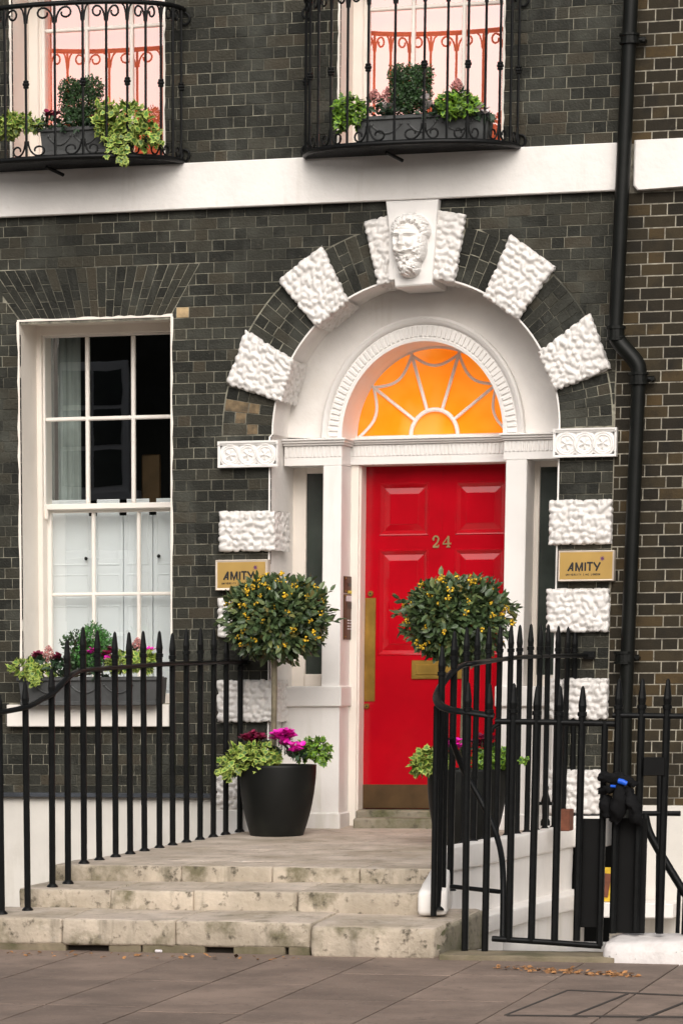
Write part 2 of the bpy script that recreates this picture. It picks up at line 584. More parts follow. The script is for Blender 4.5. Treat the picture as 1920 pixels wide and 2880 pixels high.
# dark metal edging of the access cover let into the paving
for k, ((xa_, ya_), (xb_, yb_)) in enumerate((((1420, 2856), (1598, 2785)), ((1598, 2786), (1925, 2801)), ((1425, 2857), (1925, 2862)), ((1609, 2858), (1762, 2797)), ((1793, 2872), (1925, 2820)))):
    pa_, pb_ = on_plane(xa_, ya_, *PAVE), on_plane(xb_, yb_, *PAVE)
    d_ = (pb_ - pa_).normalized(); n_ = Vector((-d_.y, d_.x, 0)) * (.013 if k in (1, 2) else .009)
    if k in (1, 2): n_ *= 2.2
    up_ = Vector((0, 0, .003 + k * .0006))
    t_ = MB()
    t_.add([pa_ + n_ + up_, pa_ - n_ + up_, pb_ - n_ + up_, pb_ + n_ + up_, pa_ + n_ - up_ * 4, pa_ - n_ - up_ * 4, pb_ - n_ - up_ * 4, pb_ + n_ - up_ * 4], [(0, 1, 2, 3), (0, 1, 5, 4), (1, 2, 6, 5), (2, 3, 7, 6), (3, 0, 4, 7)])
    t_.build('cover_edging', M['pave_base'], pavement)

# ================================================================== TERRACED HOUSE
house = thing('terraced_house', 'black brick town house with white rusticated arch round a red door', 'house', (-.135, .2, .5))
ACX, ACZ, AR, AR2 = -.135, 3.30, 1.03, 1.41
XJ0, XJ1 = -1.185, .895            # door recess between these jambs
XEND = 1.285                        # where the neighbouring house begins
WX0, WX1, WZ0, WZ1 = -3.075, -1.930, 1.405, 4.130
BZ0, BZ1 = 4.853, 5.165
U1 = (-3.115, -1.985)
U2 = (-.701, .450)
ZTOP, XL = 6.60, -3.62
CRS = .075


class Rect:
    def __init__(s, x0, x1, z0, z1): s.a = (x0, x1, z0, z1)
    def at(s, z, zm):
        return (s.a[0], s.a[1]) if s.a[2] < zm < s.a[3] else None


class Circ:
    def __init__(s, cx, cz, r): s.a = (cx, cz, r)
    def at(s, z, zm):
        cx, cz, r = s.a
        if zm <= cz or zm >= cz + r: return None
        h = math.sqrt(max(0, r * r - max(0, z - cz) ** 2))
        return (cx - h, cx + h)


class Trap:
    def __init__(s, b0, b1, t0, t1, z0, z1): s.a = (b0, b1, t0, t1, z0, z1)
    def at(s, z, zm):
        b0, b1, t0, t1, z0, z1 = s.a
        if not z0 < zm < z1: return None
        k = (z - z0) / (z1 - z0)
        return (b0 + (t0 - b0) * k, b1 + (t1 - b1) * k)


def subtract(xa, xb, zb, zt, blockers):
    """pieces of [xa,xb] left by the blockers, as (xl_bottom, xl_top, xr_bottom, xr_top)"""
    zm = (zb + zt) / 2
    segs = [(xa, xa, xb, xb)]
    for B in blockers:
        m = B.at(zm, zm)
        if m is None: continue
        lo, hi = B.at(zb, zm), B.at(zt, zm)
        out = []
        for s in segs:
            if m[1] <= s[0] or m[0] >= s[2]:
                out.append(s); continue
            if m[0] > s[0]:
                out.append((s[0], s[1], max(s[0], lo[0]), max(s[1], hi[0])))
            if m[1] < s[2]:
                out.append((min(s[2], lo[1]), min(s[3], hi[1]), s[2], s[3]))
        segs = out
    return segs


def brick_rows(x0, x1, z_ref, course, zlo, zhi, stretch, header, blockers, jt, seed):
    rr = random.Random(seed)
    out = []
    k0 = math.floor((zlo - z_ref) / course)
    k1 = math.ceil((zhi - z_ref) / course)
    per = stretch + header
    for k in range(k0, k1):
        zb = max(zlo, z_ref + k * course) + jt / 2
        zt = min(zhi, z_ref + (k + 1) * course) - jt / 2
        if zt - zb < .02: continue
        x = x0 - (per / 2 if k % 2 else 0) - rr.uniform(0, .02)
        long_ = True
        while x < x1:
            wd = (stretch if long_ else header) * rr.uniform(.97, 1.03)
            a, b = max(x, x0), min(x + wd, x1)
            long_ = not long_
            x += wd
            if b - a < .03: continue
            for s in subtract(a + jt / 2, b - jt / 2, zb, zt, blockers):
                if s[2] - s[0] < .02 and s[3] - s[1] < .02: continue
                out.append([(s[0], zb), (s[2], zb), (s[3], zt), (s[1], zt)])
    return out


win_open = Rect(WX0, WX1, WZ0, WZ1)
flat = Trap(WX0 + .01, WX1 - .005, WX0 - .27, WX1 + .22, WZ1 - .005, 4.495)
main_block = [win_open, Rect(-3.185, -1.925, 1.235, 1.405), flat, Rect(-9, 9, BZ0, BZ1), Rect(*U1, BZ1 - .1, 9), Rect(*U2, BZ1 - .1, 9),
              Circ(ACX, ACZ, AR2 + .004), Rect(XJ0, XJ1, -3, ACZ)]
bricks = []
JT = .0050
bricks += [(p, 'brick') for p in brick_rows(XL, XEND, 4.043, CRS, .745, ZTOP, .190, .092, main_block, JT, 3)]

# gauged brick: flat arch over the window
NV = 21
for i in range(NV):
    def xx(f, zf):
        b = WX0 + .012 + (WX1 - WX0 - .017) * f
        t = WX0 - .265 + (WX1 - WX0 + .48) * f
        return b + (t - b) * zf
    cuts = [0, .30, .62, .78, 1] if i % 2 else [0, .17, .40, .75, 1]
    cuts = [0, .36, .56, 1] if i % 2 == 0 else [0, .22, .70, 1]
    f0, f1 = (i + .04) / NV, (i + .96) / NV
    za, zb_ = WZ1 + .005, 4.490
    for c0, c1 in zip(cuts, cuts[1:]):
        g = .006
        poly = []
        for f, c in ((f0, c0 + g), (f1, c0 + g), (f1, c1 - g), (f0, c1 - g)):
            poly.append((xx(f, c), za + (zb_ - za) * c))
        bricks.append((poly, 'brick'))


def polar(r, th):
    return (ACX + r * math.cos(th), ACZ + r * math.sin(th))


# block corners seen in the photograph: outer/inner ends of each arch block
def ang(px, py):
    p = at(px, py, -.03)
    return math.atan2(p.z - ACZ, p.x - ACX)


A_lo, A_hi = (ang(638, 1078) + ang(790, 1128)) / 2, (ang(691, 931) + ang(822, 1014)) / 2
B_lo, B_hi = (ang(784, 790) + ang(889, 917)) / 2, (ang(901, 692) + ang(975, 847)) / 2
K_l, K_r = (ang(1024, 625) + ang(1063, 801)) / 2, (ang(1306, 606) + ang(1275, 790)) / 2
C_hi, C_lo = (ang(1435, 662) + ang(1361, 831)) / 2, (ang(1557, 751) + ang(1454, 896)) / 2
D_hi, D_lo = (ang(1656, 884) + ang(1513, 990)) / 2, (ang(1712, 1035) + ang(1561, 1096)) / 2
for t0, t1 in ((math.pi, A_lo), (A_hi, B_lo), (B_hi, K_l), (K_r, C_hi), (C_lo, D_hi), (D_lo, 0.0)):
    n = max(1, round(abs(t0 - t1) * 1.22 / .068))
    for i in range(n):
        a0 = t0 + (t1 - t0) * (i + .03) / n
        a1 = t0 + (t1 - t0) * (i + .97) / n
        cuts = [0, .30, .52, 1] if i % 2 == 0 else [0, .55, .77, 1]
        for c0, c1 in zip(cuts, cuts[1:]):
            r0, r1 = AR + .004 + (AR2 - AR - .008) * c0 + .003, AR + .004 + (AR2 - AR - .008) * c1 - .003
            bricks.append(([polar(r0, a0), polar(r0, a1), polar(r1, a1), polar(r1, a0)], 'brick'))

# two pale replacement bricks
for px, py in ((527, 878),):
    q = at(px, py, 0)
    best = min(range(len(bricks)), key=lambda i: (sum(p[0] for p in bricks[i][0]) / 4 - q.x) ** 2 + (sum(p[1] for p in bricks[i][0]) / 4 - q.z) ** 2)
    bricks[best] = (bricks[best][0], 'brick_pale')


for px, py in ((690, 1172), (706, 1195), (668, 1150), (700, 1156)):
    q = at(px, py, 0)
    best = min(range(len(bricks)), key=lambda i: (sum(p[0] for p in bricks[i][0]) / 4 - q.x) ** 2 + (sum(p[1] for p in bricks[i][0]) / 4 - q.z) ** 2)
    bricks[best] = (bricks[best][0], 'brick_buff')


def proj(x, y, z):
    v = RCV @ (Vector((x, y, z)) - CAM)
    return (F_PX * v.x / v.z + PP[0], F_PX * v.y / v.z + PP[1])


def px_area(poly):
    q = [proj(x, 0, z) for x, z in poly]
    if max(a for a, _ in q) < 0 or min(a for a, _ in q) > 1920 or max(b for _, b in q) < 0 or min(b for _, b in q) > 2880: return 0
    return abs(sum(q[i][0] * q[(i + 1) % 4][1] - q[(i + 1) % 4][0] * q[i][1] for i in range(4))) / 2


# the places where something proud covers the brickwork
cover = [(-1.62, -1.10, -1, 3.28), (.80, 1.30, -1, 3.30)]


def lay_bricks(lst, parent, stuff_name, limit=300):
    lst = sorted(lst, key=lambda b: -px_area(b[0]))
    rest = {}
    for i, (poly, key) in enumerate(lst):
        one = i < limit and px_area(poly) > 0 or key in ('brick_pale', 'brick_buff')
        t = rest.setdefault(key, MB()) if not one else MB()
        # uneven faces: each brick a little in or out
        y0 = RND.uniform(-.0025, .002)
        t.prism(poly, y0, .03, .0024)
        if one:
            o = t.build('brick', M[key], parent)
            if key == 'brick_pale':
                o['label'] = 'pale buff replacement brick beside the window head'
    for key, t in rest.items():
        t.build(stuff_name, M[key], parent, kind='stuff')


lay_bricks(bricks, house, 'brickwork')


def backing(x0, x1, zlo, zhi, blockers, y, step=.0375):
    t = MB()
    z = zlo
    while z < zhi - 1e-6:
        zt = min(z + step, zhi)
        for s in subtract(x0, x1, z, zt, blockers):
            t.quad((s[0], y, z), (s[2], y, z), (s[3], y, zt), (s[1], y, zt))
        z = zt
    return t


backing(XL, XEND, .70, ZTOP, [win_open, Rect(*U1, BZ1, 9), Rect(*U2, BZ1, 9), Circ(ACX, ACZ, AR), Rect(XJ0, XJ1, -3, ACZ)], .0045).build('mortar', M['mortar'], house)

# storey band and slate ledge, basement wall
xb_end = at(1733, 470, -.06).x
mb = MB()
mb.box(XL, xb_end, -.062, .0, BZ0, BZ1, .006)
mb.build('storey_band', M['stucco'], house)
zs0, zs1 = at(300, 2243, -.10).z, at(300, 2231, -.10).z
mb = MB()
mb.box(XL, at(592, 2235, -.1).x, -.11, .02, zs0, zs1, .004)
mb.build('slate_ledge', M['slate'], house)
mb = MB()
mb.box(XL, -1.385, -.05, .03, -2.05, zs0 - .002)
mb.build('basement_wall', M['basement'], house)

# ------------------------------------------------------------------ rusticated blocks
def lumps(u0, u1, v0, v1, seed, sp=.046):
    rr = np.random.RandomState(seed)
    L = []
    nu, nv = int((u1 - u0) / sp) + 3, int((v1 - v0) / sp) + 3
    for i in range(nu):
        for j in range(nv):
            L.append((u0 - sp + (i + .5 * (j % 2)) * sp + rr.uniform(-.30, .30) * sp, v0 - sp + j * sp + rr.uniform(-.30, .30) * sp,
                      rr.uniform(0, math.pi), rr.uniform(.003, .016), rr.uniform(.0155, .0215), rr.uniform(1.0, 1.3)))
    return np.array(L)


def lump_height(U, V, L):
    h = np.zeros(U.shape)
    for cu, cv, th, ln, r, amp in L:
        m = (np.abs(U - cu) < .06) & (np.abs(V - cv) < .06)
        if not m.any(): continue
        du, dv = U[m] - cu, V[m] - cv
        c, s = math.cos(th), math.sin(th)
        a = du * c + dv * s; b = -du * s + dv * c
        a = np.sign(a) * np.maximum(np.abs(a) - ln, 0)
        d2 = (a * a + b * b) / (r * r)
        hh = np.where(d2 < 1, r * np.sqrt(np.maximum(1 - d2, 0)) * amp, 0)
        h[m] = np.maximum(h[m], hh)
    return h


def rustic_block(Q, yf, dl, dr, db, dt, seed, parent, step=.0085):
    """Q: bl, br, tr, tl in (x,z). The lumpy face wraps round each side by d metres into the wall."""
    Q = [np.array(q, float) for q in Q]
    W = (np.linalg.norm(Q[1] - Q[0]) + np.linalg.norm(Q[2] - Q[3])) / 2
    H = (np.linalg.norm(Q[3] - Q[0]) + np.linalg.norm(Q[2] - Q[1])) / 2
    us = np.linspace(-dl, W + dr, max(8, int((W + dl + dr) / step)))
    vs = np.linspace(-db, H + dt, max(8, int((H + db + dt) / step)))
    U, V = np.meshgrid(us, vs, indexing='ij')
    h = lump_height(U, V, lumps(us[0], us[-1], vs[0], vs[-1], seed))
    cu, cv = np.clip(U, 0, W), np.clip(V, 0, H)
    ou, ov = U - cu, V - cv
    dep = np.maximum(np.abs(ou), np.abs(ov))
    s, t = cu / W, cv / H
    X = (1 - s) * (1 - t) * Q[0][0] + s * (1 - t) * Q[1][0] + s * t * Q[2][0] + (1 - s) * t * Q[3][0]
    Z = (1 - s) * (1 - t) * Q[0][1] + s * (1 - t) * Q[1][1] + s * t * Q[2][1] + (1 - s) * t * Q[3][1]
    ex = (Q[1] - Q[0] + Q[2] - Q[3]); ex /= np.linalg.norm(ex)
    ez = (Q[3] - Q[0] + Q[2] - Q[1]); ez /= np.linalg.norm(ez)
    # outward direction: front, turning to the side over the rounded edge
    r = .018
    iu = np.where(U < r, -(r - U) / r, np.where(U > W - r, (U - W + r) / r, 0)); iu = np.clip(iu, -1, 1)
    iv = np.where(V < r, -(r - V) / r, np.where(V > H - r, (V - H + r) / r, 0)); iv = np.clip(iv, -1, 1)
    side = np.maximum(np.abs(iu), np.abs(iv))
    fy = np.sqrt(np.maximum(0, 1 - np.minimum(1, side) ** 2))
    ln_ = np.maximum(1.0, np.hypot(iu, iv)); iu, iv = iu / ln_, iv / ln_
    nx, nz = iu * ex[0] + iv * ez[0], iu * ex[1] + iv * ez[1]
    Y = yf + dep - h * fy
    P = np.stack([X + nx * (h * .6 - .003), Y, Z + nz * (h * .6 - .003)], -1)
    t_ = MB(); t_.grid(P)
    return t_.build('rusticated_block', M['rustic'], parent)


YB = -.045
def quad_at(*pp):
    return [(lambda p: (p.x, p.z))(at(x, y, YB)) for x, y in pp]


D_IN = .42
rustic_block(quad_at((790, 1128), (822, 1014), (691, 931), (638, 1078)), YB, .05, .05, D_IN, .05, 1, house)
rustic_block(quad_at((889, 917), (975, 847), (901, 692), (784, 790)), YB, .05, .05, D_IN, .05, 2, house)
rustic_block(quad_at((1361, 831), (1454, 896), (1557, 751), (1435, 662)), YB, .05, .05, D_IN, .05, 3, house)
rustic_block(quad_at((1513, 990), (1561, 1096), (1712, 1035), (1656, 884)), YB, .05, .05, D_IN, .05, 4, house)
# the two halves of the keystone block
rustic_block(quad_at((1063, 800), (1118, 790), (1100, 606), (1024, 625)), YB, .05, .03, D_IN, .05, 5, house)
rustic_block(quad_at((1212, 783), (1275, 790), (1306, 606), (1222, 592)), YB, .03, .05, D_IN, .05, 6, house)
for i, (x0, x1, y0, y1) in enumerate(((614, 772, 1437, 1550), (611, 770, 1680, 1792), (609, 768, 1912, 2032), (606, 764, 2165, 2275))):
    a, b = at(x0, (y0 + y1) / 2, YB).x, at(x1, (y0 + y1) / 2, YB).x
    zc0, zc1 = at((x0 + x1) / 2, y1, YB).z, at((x0 + x1) / 2, y0, YB).z
    rustic_block([(a + .010, zc0 + .008), (b, zc0 + .008), (b, zc1 - .008), (a + .010, zc1 - .008)], YB, .05, D_IN, .05, .05, 20 + i, house)
for i, (x0, x1, y0, y1) in enumerate(((1541, 1719, 1405, 1531), (1534, 1712, 1655, 1778), (1531, 1708, 1908, 2024), (1530, 1700, 2165, 2290))):
    a, b = at(x0, (y0 + y1) / 2, YB).x, at(x1, (y0 + y1) / 2, YB).x
    zc0, zc1 = at((x0 + x1) / 2, y1, YB).z, at((x0 + x1) / 2, y0, YB).z
    rustic_block([(a + .010, zc0 + .008), (b - .008, zc0 + .008), (b - .008, zc1 - .008), (a + .010, zc1 - .008)], YB, D_IN, .05, .05, .05, 30 + i, house)
# plain stone feet under the blocks
mb = MB()
mb.box(at(608, 2300, -.06).x, XJ0 + .03, -.062, .42, .40, at(700, 2278, -.05).z, .008)
mb.build('plinth_stone', M['dado'], house)
mb = MB()
mb.box(XJ1 - .06, at(1700, 2300, -.05).x, -.05, .42, .40, at(1620, 2295, -.05).z, .008)
mb.build('plinth_stone', M['dado'], house)


# ------------------------------------------------------------------ imposts with rosettes
def impost(x0, x1, z0, z1, deep_left):
    n = 3
    wv, hv = x1 - x0, z1 - z0
    us = np.linspace(0, wv, 110); vs = np.linspace(0, hv, 48)
    U, V = np.meshgrid(us, vs, indexing='ij')
    h = np.zeros(U.shape)
    edge = np.minimum(np.minimum(U, wv - U), np.minimum(V, hv - V))
    h += np.where(edge < .016, .010, 0)
    h += np.where(hv - V < .028, .008, 0)
    for i in range(n):
        cx, cz = wv * (.5 + (i - 1) * .29), hv * .47
        d = np.hypot(U - cx, V - cz); th = np.arctan2(V - cz, U - cx)
        R = hv * .36
        h += .009 * np.exp(-((d - R) / .006) ** 2)
        h += .008 * np.exp(-((d - R * .80) / .005) ** 2)
        h += .010 * np.where(d < R * .62, np.maximum(0, np.cos(5 * th + i)) ** .5 * np.sqrt(np.maximum(0, 1 - ((d - R * .34) / (R * .30)) ** 2)), 0)
        h += .011 * np.exp(-(d / (R * .2)) ** 2)
    P = np.stack([x0 + U, -.058 - h, z0 + V], -1)
    t = MB()
    t.grid(P)
    t.box(x0, x1, -.058, 0.0, z0, z1)
    t.build('impost', M['white'], house)


q0, q1 = at(613, 1245, -.06), at(770, 1312, -.06)
impost(q0.x, q1.x + .03, at(690, 1314, -.06).z, at(690, 1240, -.06).z, False)
q0, q1 = at(1555, 1205, -.06), at(1731, 1283, -.06)
impost(q0.x, q1.x, at(1650, 1285, -.06).z, at(1650, 1204, -.06).z, True)

# ------------------------------------------------------------------ keystone with bearded head
yk = -.085
kq = [at(1110, 808, yk), at(1214, 800, yk), at(1232, 560, yk), at(1084, 566, yk)]
mb = MB()
mb.prism([(p.x, p.z) for p in kq], yk, .40, .008)
mb.build('keystone', M['white'], house)


def head_relief():
    # local frame: u 0..470, v 0..790 downwards (photograph units), later scaled to metres
    us = np.linspace(535, 1015, 120); vs = np.linspace(160, 880, 180)
    U, V = np.meshgrid(us, vs, indexing='ij')
    rr = np.random.RandomState(4)

    def dome(cx, cy, rx, ry, amp, p=.5):
        d = ((U - cx) / rx) ** 2 + ((V - cy) / ry) ** 2
        return amp * np.maximum(0, 1 - d) ** p

    def g(cx, cy, sx, sy, amp, rot=0):
        c, s = math.cos(rot), math.sin(rot)
        a = (U - cx) * c + (V - cy) * s; b = -(U - cx) * s + (V - cy) * c
        return amp * np.exp(-(a / sx) ** 2 - (b / sy) ** 2)
    head = np.maximum(dome(770, 470, 195, 330, .085), dome(765, 740, 130, 130, .075))
    head = np.maximum(head, dome(775, 340, 225, 185, .07))
    h = head.copy()
    # hair and beard curls
    hair = np.zeros(U.shape)
    pts = []
    for k in range(46):
        t = -2.9 + 5.6 * k / 45
        for rad in (1.0, .84):
            pts.append((775 + math.sin(t) * 195 * rad + rr.uniform(-12, 12), 400 - math.cos(t) * 215 * rad + rr.uniform(-12, 12)))
    for k in range(60):
        pts.append((rr.uniform(640, 880), rr.uniform(640, 850)))
    for k in range(36):
        pts.append((rr.choice([-1, 1]) * rr.uniform(125, 185) + 775, rr.uniform(400, 700)))
    for cx, cy in pts:
        r = rr.uniform(22, 38)
        th = rr.uniform(0, 3.14)
        c, s = math.cos(th), math.sin(th)
        a = ((U - cx) * c + (V - cy) * s) / (r * 1.4); b = (-(U - cx) * s + (V - cy) * c) / (r * .75)
        d = a * a + b * b
        hair = np.maximum(hair, np.where(d < 1, .034 * np.sqrt(np.maximum(0, 1 - d)), 0))
    h += hair * (head > .001)
    # face: smooth the curls away where the face is
    fm = np.clip((1.18 - (((U - 735) / 122) ** 2 + ((V - 455) / 185) ** 2)) / .5, 0, 1)
    fm = fm * fm * (3 - 2 * fm)
    face = dome(738, 470, 165, 260, .10)
    h = h * (1 - fm) + np.maximum(head * .9, face) * fm
    h += g(655, 392, 44, 17, .022, .16) + g(780, 388, 62, 17, .022, -.10)
    h -= g(650, 421, 24, 15, .026) + g(778, 421, 40, 16, .028)
    h += g(650, 424, 17, 8, .020) + g(775, 425, 25, 9, .020)
    h += g(698, 455, 19, 58, .042) + g(690, 516, 30, 20, .044)
    h -= g(660, 528, 12, 10, .012) + g(726, 530, 14, 10, .012)
    h += g(806, 505, 42, 48, .020) + g(622, 505, 22, 42, .014)
    h -= g(762, 545, 18, 40, .018, -.45)
    h += g(648, 580, 44, 13, .036, .30) + g(750, 582, 64, 14, .036, -.30)
    h -= g(698, 604, 36, 9, .036)
    h += g(698, 622, 30, 11, .028)
    h += g(735, 330, 80, 8, .008) + g(735, 300, 70, 7, .006)
    h *= np.clip(head / .012, 0, 1)
    return U, V, h


U, V, h = head_relief()
k = 1 / 3.92
c0 = at(960, 560, yk)
e1 = at(960 + 400, 560, yk); e2 = at(960, 560 + 300, yk)
sx, sz = (e1.x - c0.x) / 1568, (e2.z - c0.z) / 1176
keep = h > .0005
P = np.stack([c0.x + U * sx, yk + .004 - h * 1.25, c0.z + V * sz + (e1.z - c0.z) / 1568 * U], -1)
mb = MB(); mb.grid(P)
mb.build('bearded_head', M['white'], house)

# ------------------------------------------------------------------ door recess: jambs, arch soffit, tympanum
YI = .42
path = [(XJ0, .40)] + [(XJ0, z) for z in (1.5, 2.5, 3.2)]
arc = [polar(AR, math.pi - math.pi * i / 64) for i in range(65)]
path = [(XJ0, .40), (XJ0, ACZ - .02)] + arc + [(XJ1, ACZ - .02), (XJ1, .40)]
mb = MB()
for (xa, za), (xb, zb) in zip(path, path[1:]):
    mb.quad((xa, -.004, za), (xb, -.004, zb), (xb, YI + .5, zb), (xa, YI + .5, za))
# thin painted lip on the brick edge
lip = .012
for (xa, za), (xb, zb) in zip(path, path[1:]):
    def out(x, z):
        if z > ACZ - .001:
            d = Vector((x - ACX, z - ACZ)).normalized() * lip
            return (x + d.x, z + d.y)
        return (x + (-lip if x < ACX else lip), z)
    oa, ob = out(xa, za), out(xb, zb)
    mb.quad((xa, -.004, za), (xb, -.004, zb), (ob[0], -.004, ob[1]), (oa[0], -.004, oa[1]))
mb.build('door_recess', M['stucco'], house)

YR = .36
ra, rb, rt = at(900, 1228, .33), at(1471, 1222, .33), at(1195, 889, .33)
RCX, RCZ = (ra.x + rb.x) / 2, (ra.z + rb.z) / 2
ROX, ROZ = (rb.x - ra.x) / 2, rt.z - RCZ
ia, it = at(961, 1226, YR), at(1200, 959, YR)
RIX = RCX - ia.x
RIZ = it.z - RCZ
NSEG = 72


def ell(fx, fz, th):
    return (RCX + fx * math.cos(th), RCZ + fz * math.sin(th))


ZSP = RCZ - .005
mb = MB()
for i in range(NSEG):
    t0, t1 = math.pi * i / NSEG, math.pi * (i + 1) / NSEG
    def outer(t):
        x, z = polar(AR + .01, t)
        return (x, max(z, ZSP))
    a, b = outer(t0), outer(t1)
    c, d = ell(ROX, ROZ, t1), ell(ROX, ROZ, t0)
    mb.quad((a[0], YI, a[1]), (b[0], YI, b[1]), (c[0], YI, c[1]), (d[0], YI, d[1]))
mb.build('tympanum', M['stucco'], house)

# fluted arch moulding: swept profile (fraction between outer and inner edge, depth)
prof = [(0, YI), (0, .335), (.10, .318), (.22, .330), (.30, .345), (.32, YR), (.86, YR), (.88, .352), (1.0, .355), (1.0, .83)]
mb = MB()
vs = []
for i in range(NSEG + 1):
    t = math.pi * i / NSEG
    for f, y in prof:
        x, z = ell(ROX + (RIX - ROX) * f, ROZ + (RIZ - ROZ) * f, t)
        vs.append((x, y, z))
n = len(prof)
fs = []
for i in range(NSEG):
    for j in range(n - 1):
        fs.append((i * n + j, i * n + j + 1, (i + 1) * n + j + 1, (i + 1) * n + j))
mb.add(vs, fs)
NF = 58
for i in range(NF):
    tc = math.pi * (i + .5) / NF
    dt = math.pi / NF * .27
    poly = [ell(ROX + (RIX - ROX) * f, ROZ + (RIZ - ROZ) * f, t) for f, t in ((.38, tc - dt), (.38, tc + dt), (.80, tc + dt), (.80, tc - dt))]
    mb.prism(poly, YR - .014, YR, .003)
mb.build('fluted_arch', M['white'], house)

# ------------------------------------------------------------------ fanlight
YG = .83

gl, gt = at(1007, 1232, YG), at(1222, 968, YG)
FCX = at(1222, 1228, YG).x
FCZ = at(1222, 1226, YG).z
FR = FCX - gl.x
hubr = at(1291, 1228, YG).x - FCX


def fpt(r, th, asp=1.06):
    return (FCX + r * math.cos(th), FCZ + r * asp * math.sin(th))


mb = MB()
bars = [(FCX - FR - .05, FCZ), (FCX + FR + .05, FCZ)]
tips = [math.pi * k / 5 for k in range(6)]
YBAR = YG - .02


def bar2(pts, r=.015):
    mb.tube([(x, YBAR, z) for x, z in pts], r, 6, flat=(1, .9))


bar2([fpt(hubr - .008, math.pi * i / 16) for i in range(17)], .017)
FE = FR + .02
for t in tips[1:5]:
    bar2([fpt(hubr, t), fpt(FE, t)], .014)


def swag(a, b, m=10):
    out = []
    for i in range(m + 1):
        f = i / m
        t = a + (b - a) * f
        p0, p1 = fpt(FE - .03, a), fpt(FE - .03, b)
        q = Vector((p0[0] + (p1[0] - p0[0]) * f, p0[1] + (p1[1] - p0[1]) * f))
        cdir = Vector((FCX - q.x, FCZ - q.y)).normalized()
        q += cdir * .075 * (1 - (2 * f - 1) ** 2)
        out.append((q.x, q.y))
    return out


for a, b in zip(tips, tips[1:]):
    bar2(swag(a, b), .0125)
bar2([fpt(FE, math.pi * i / 40) for i in range(41)], .02)
bar2([(FCX - FE, FCZ - .004), (FCX + FE, FCZ - .004)], .016)
fanlight = mb.build('fanlight', M['white'], house)


def strip_pane(A, B):
    t = MB()
    vs = [(x, YG, z) for x, z in A] + [(x, YG, z) for x, z in B]
    m = len(A)
    t.add(vs, [(i, i + 1, m + i + 1, m + i) for i in range(m - 1)])
    t.build('pane', M['orange'], fanlight)


strip_pane([fpt(hubr, math.pi * i / 16) for i in range(17)], [(FCX + hubr * math.cos(math.pi * i / 16), FCZ) for i in range(17)])
for a, b in zip(tips, tips[1:]):
    sw = swag(a, b)
    strip_pane([fpt(hubr, a + (b - a) * i / 10) for i in range(11)], sw)
    strip_pane(sw, [fpt(FE + .01, a + (b - a) * i / 10) for i in range(11)])

# ------------------------------------------------------------------ entablature
def frieze(x0, x1, yf, py_top, py_frz, py_bot, pxm, yb, name='entablature', cut=0.0):
    """cornice between py_top and py_frz, fluted frieze down to py_bot"""
    zt, zf, zb = at(pxm, py_top, yf - .06).z, at(pxm, py_frz, yf - .02).z, at(pxm, py_bot, yf).z
    t = MB()
    t.box(x0, x1, yf, yb, zb, zf)
    hC = zt - zf
    t.box(x0 - .005, x1 + .02, yf - .025, yb, zf + .001, zf + hC * .35, .003)
    t.box(x0 - .015, x1 + .03, yf - .045, yb, zf + hC * .35, zf + hC * .72, .004)
    t.box(x0 - .025, x1 + .04, yf - .062, yb, zf + hC * .72, zt, .003)
    nfl = max(2, int((x1 - x0) / .0295))
    for i in range(nfl):
        xc = x0 + (x1 - x0) * (i + .5) / nfl
        t.box(xc - .0085, xc + .0085, yf - .009, yf, zb + (zf - zb) * .42, zf - .004, .002)
    return t.build(name, M['white'], house), zb


xL1 = at(961, 1280, YR).x
_, zbL = frieze(XJ0 + .01, xL1, YR, 1233, 1253, 1309, 880, .75)
YM = .64
_, zbM = frieze(xL1 - .05, at(1440, 1270, YM).x, YM, 1229, 1247, 1303, 1190, .95)
xR0 = at(1415, 1280, YR).x
_, zbR = frieze(xR0, XJ1 - .01, YR, 1217, 1237, 1291, 1490, .75)

# ------------------------------------------------------------------ pilasters, dado, sidelights, door frame
zfl = .40
yD = .85
mb = MB()
mb.box(at(906, 1600, YR).x, xL1, YR, .69, zfl, zbL - .001, .005)
mb.build('pilaster', M['white'], house)
xq0, xq1 = at(1416, 1600, YR).x, at(1475, 1600, YR).x
mb = MB()
mb.box(xq0, xq1, YR, .69, zfl, zbR - .001, .005)
mb.build('pilaster', M['white'], house)
# dado with its band and base
for (xa, xb, bxa, bxb) in ((XJ0 + .005, xL1 - .002, XJ0 + .01, xL1 + .018), (xq0 + .002, XJ1 - .005, xq0 - .045, XJ1 - .01)):
    zt, zb = at((960 if xa < 0 else 1440), 1930, YR - .03).z, at((960 if xa < 0 else 1440), 1987, YR - .03).z
    mb = MB()
    mb.box(xa, xb, YR + .002, .70, zfl, zt - .002)
    mb.build('dado', M['dado'], house)
    mb = MB()
    mb.box(bxa, bxb, YR - .028, .72, zb, zt, .006)
    mb.build('dado_band', M['white'], house)
    zp = at(920, 2286, YR - .02).z
    mb = MB()
    mb.box(bxa, bxb - .004, YR - .022, .71, zfl, zp, .01)
    mb.build('dado_base', M['dado'], house)
# door frame lining
zd_top = at(1200, 1296, .69).z + .06
mb = MB()
mb.box(xL1 - .06, at(1026, 1700, .85).x, .69, .95, zfl, zd_top, .006)
mb.box(xL1 - .05, at(1026, 1700, .85).x - .012, .664, .688, zfl, zd_top, .004)
mb.box(at(1414, 1700, .69).x + .01, at(1440, 1700, .69).x + .06, .69, .95, zfl, zd_top, .006)
mb.box(xL1 - .02, at(1440, 1700, .69).x + .06, .70, .95, zbM - .004, zd_top + .1, .004)
mb.build('door_frame', M['cream'], house)


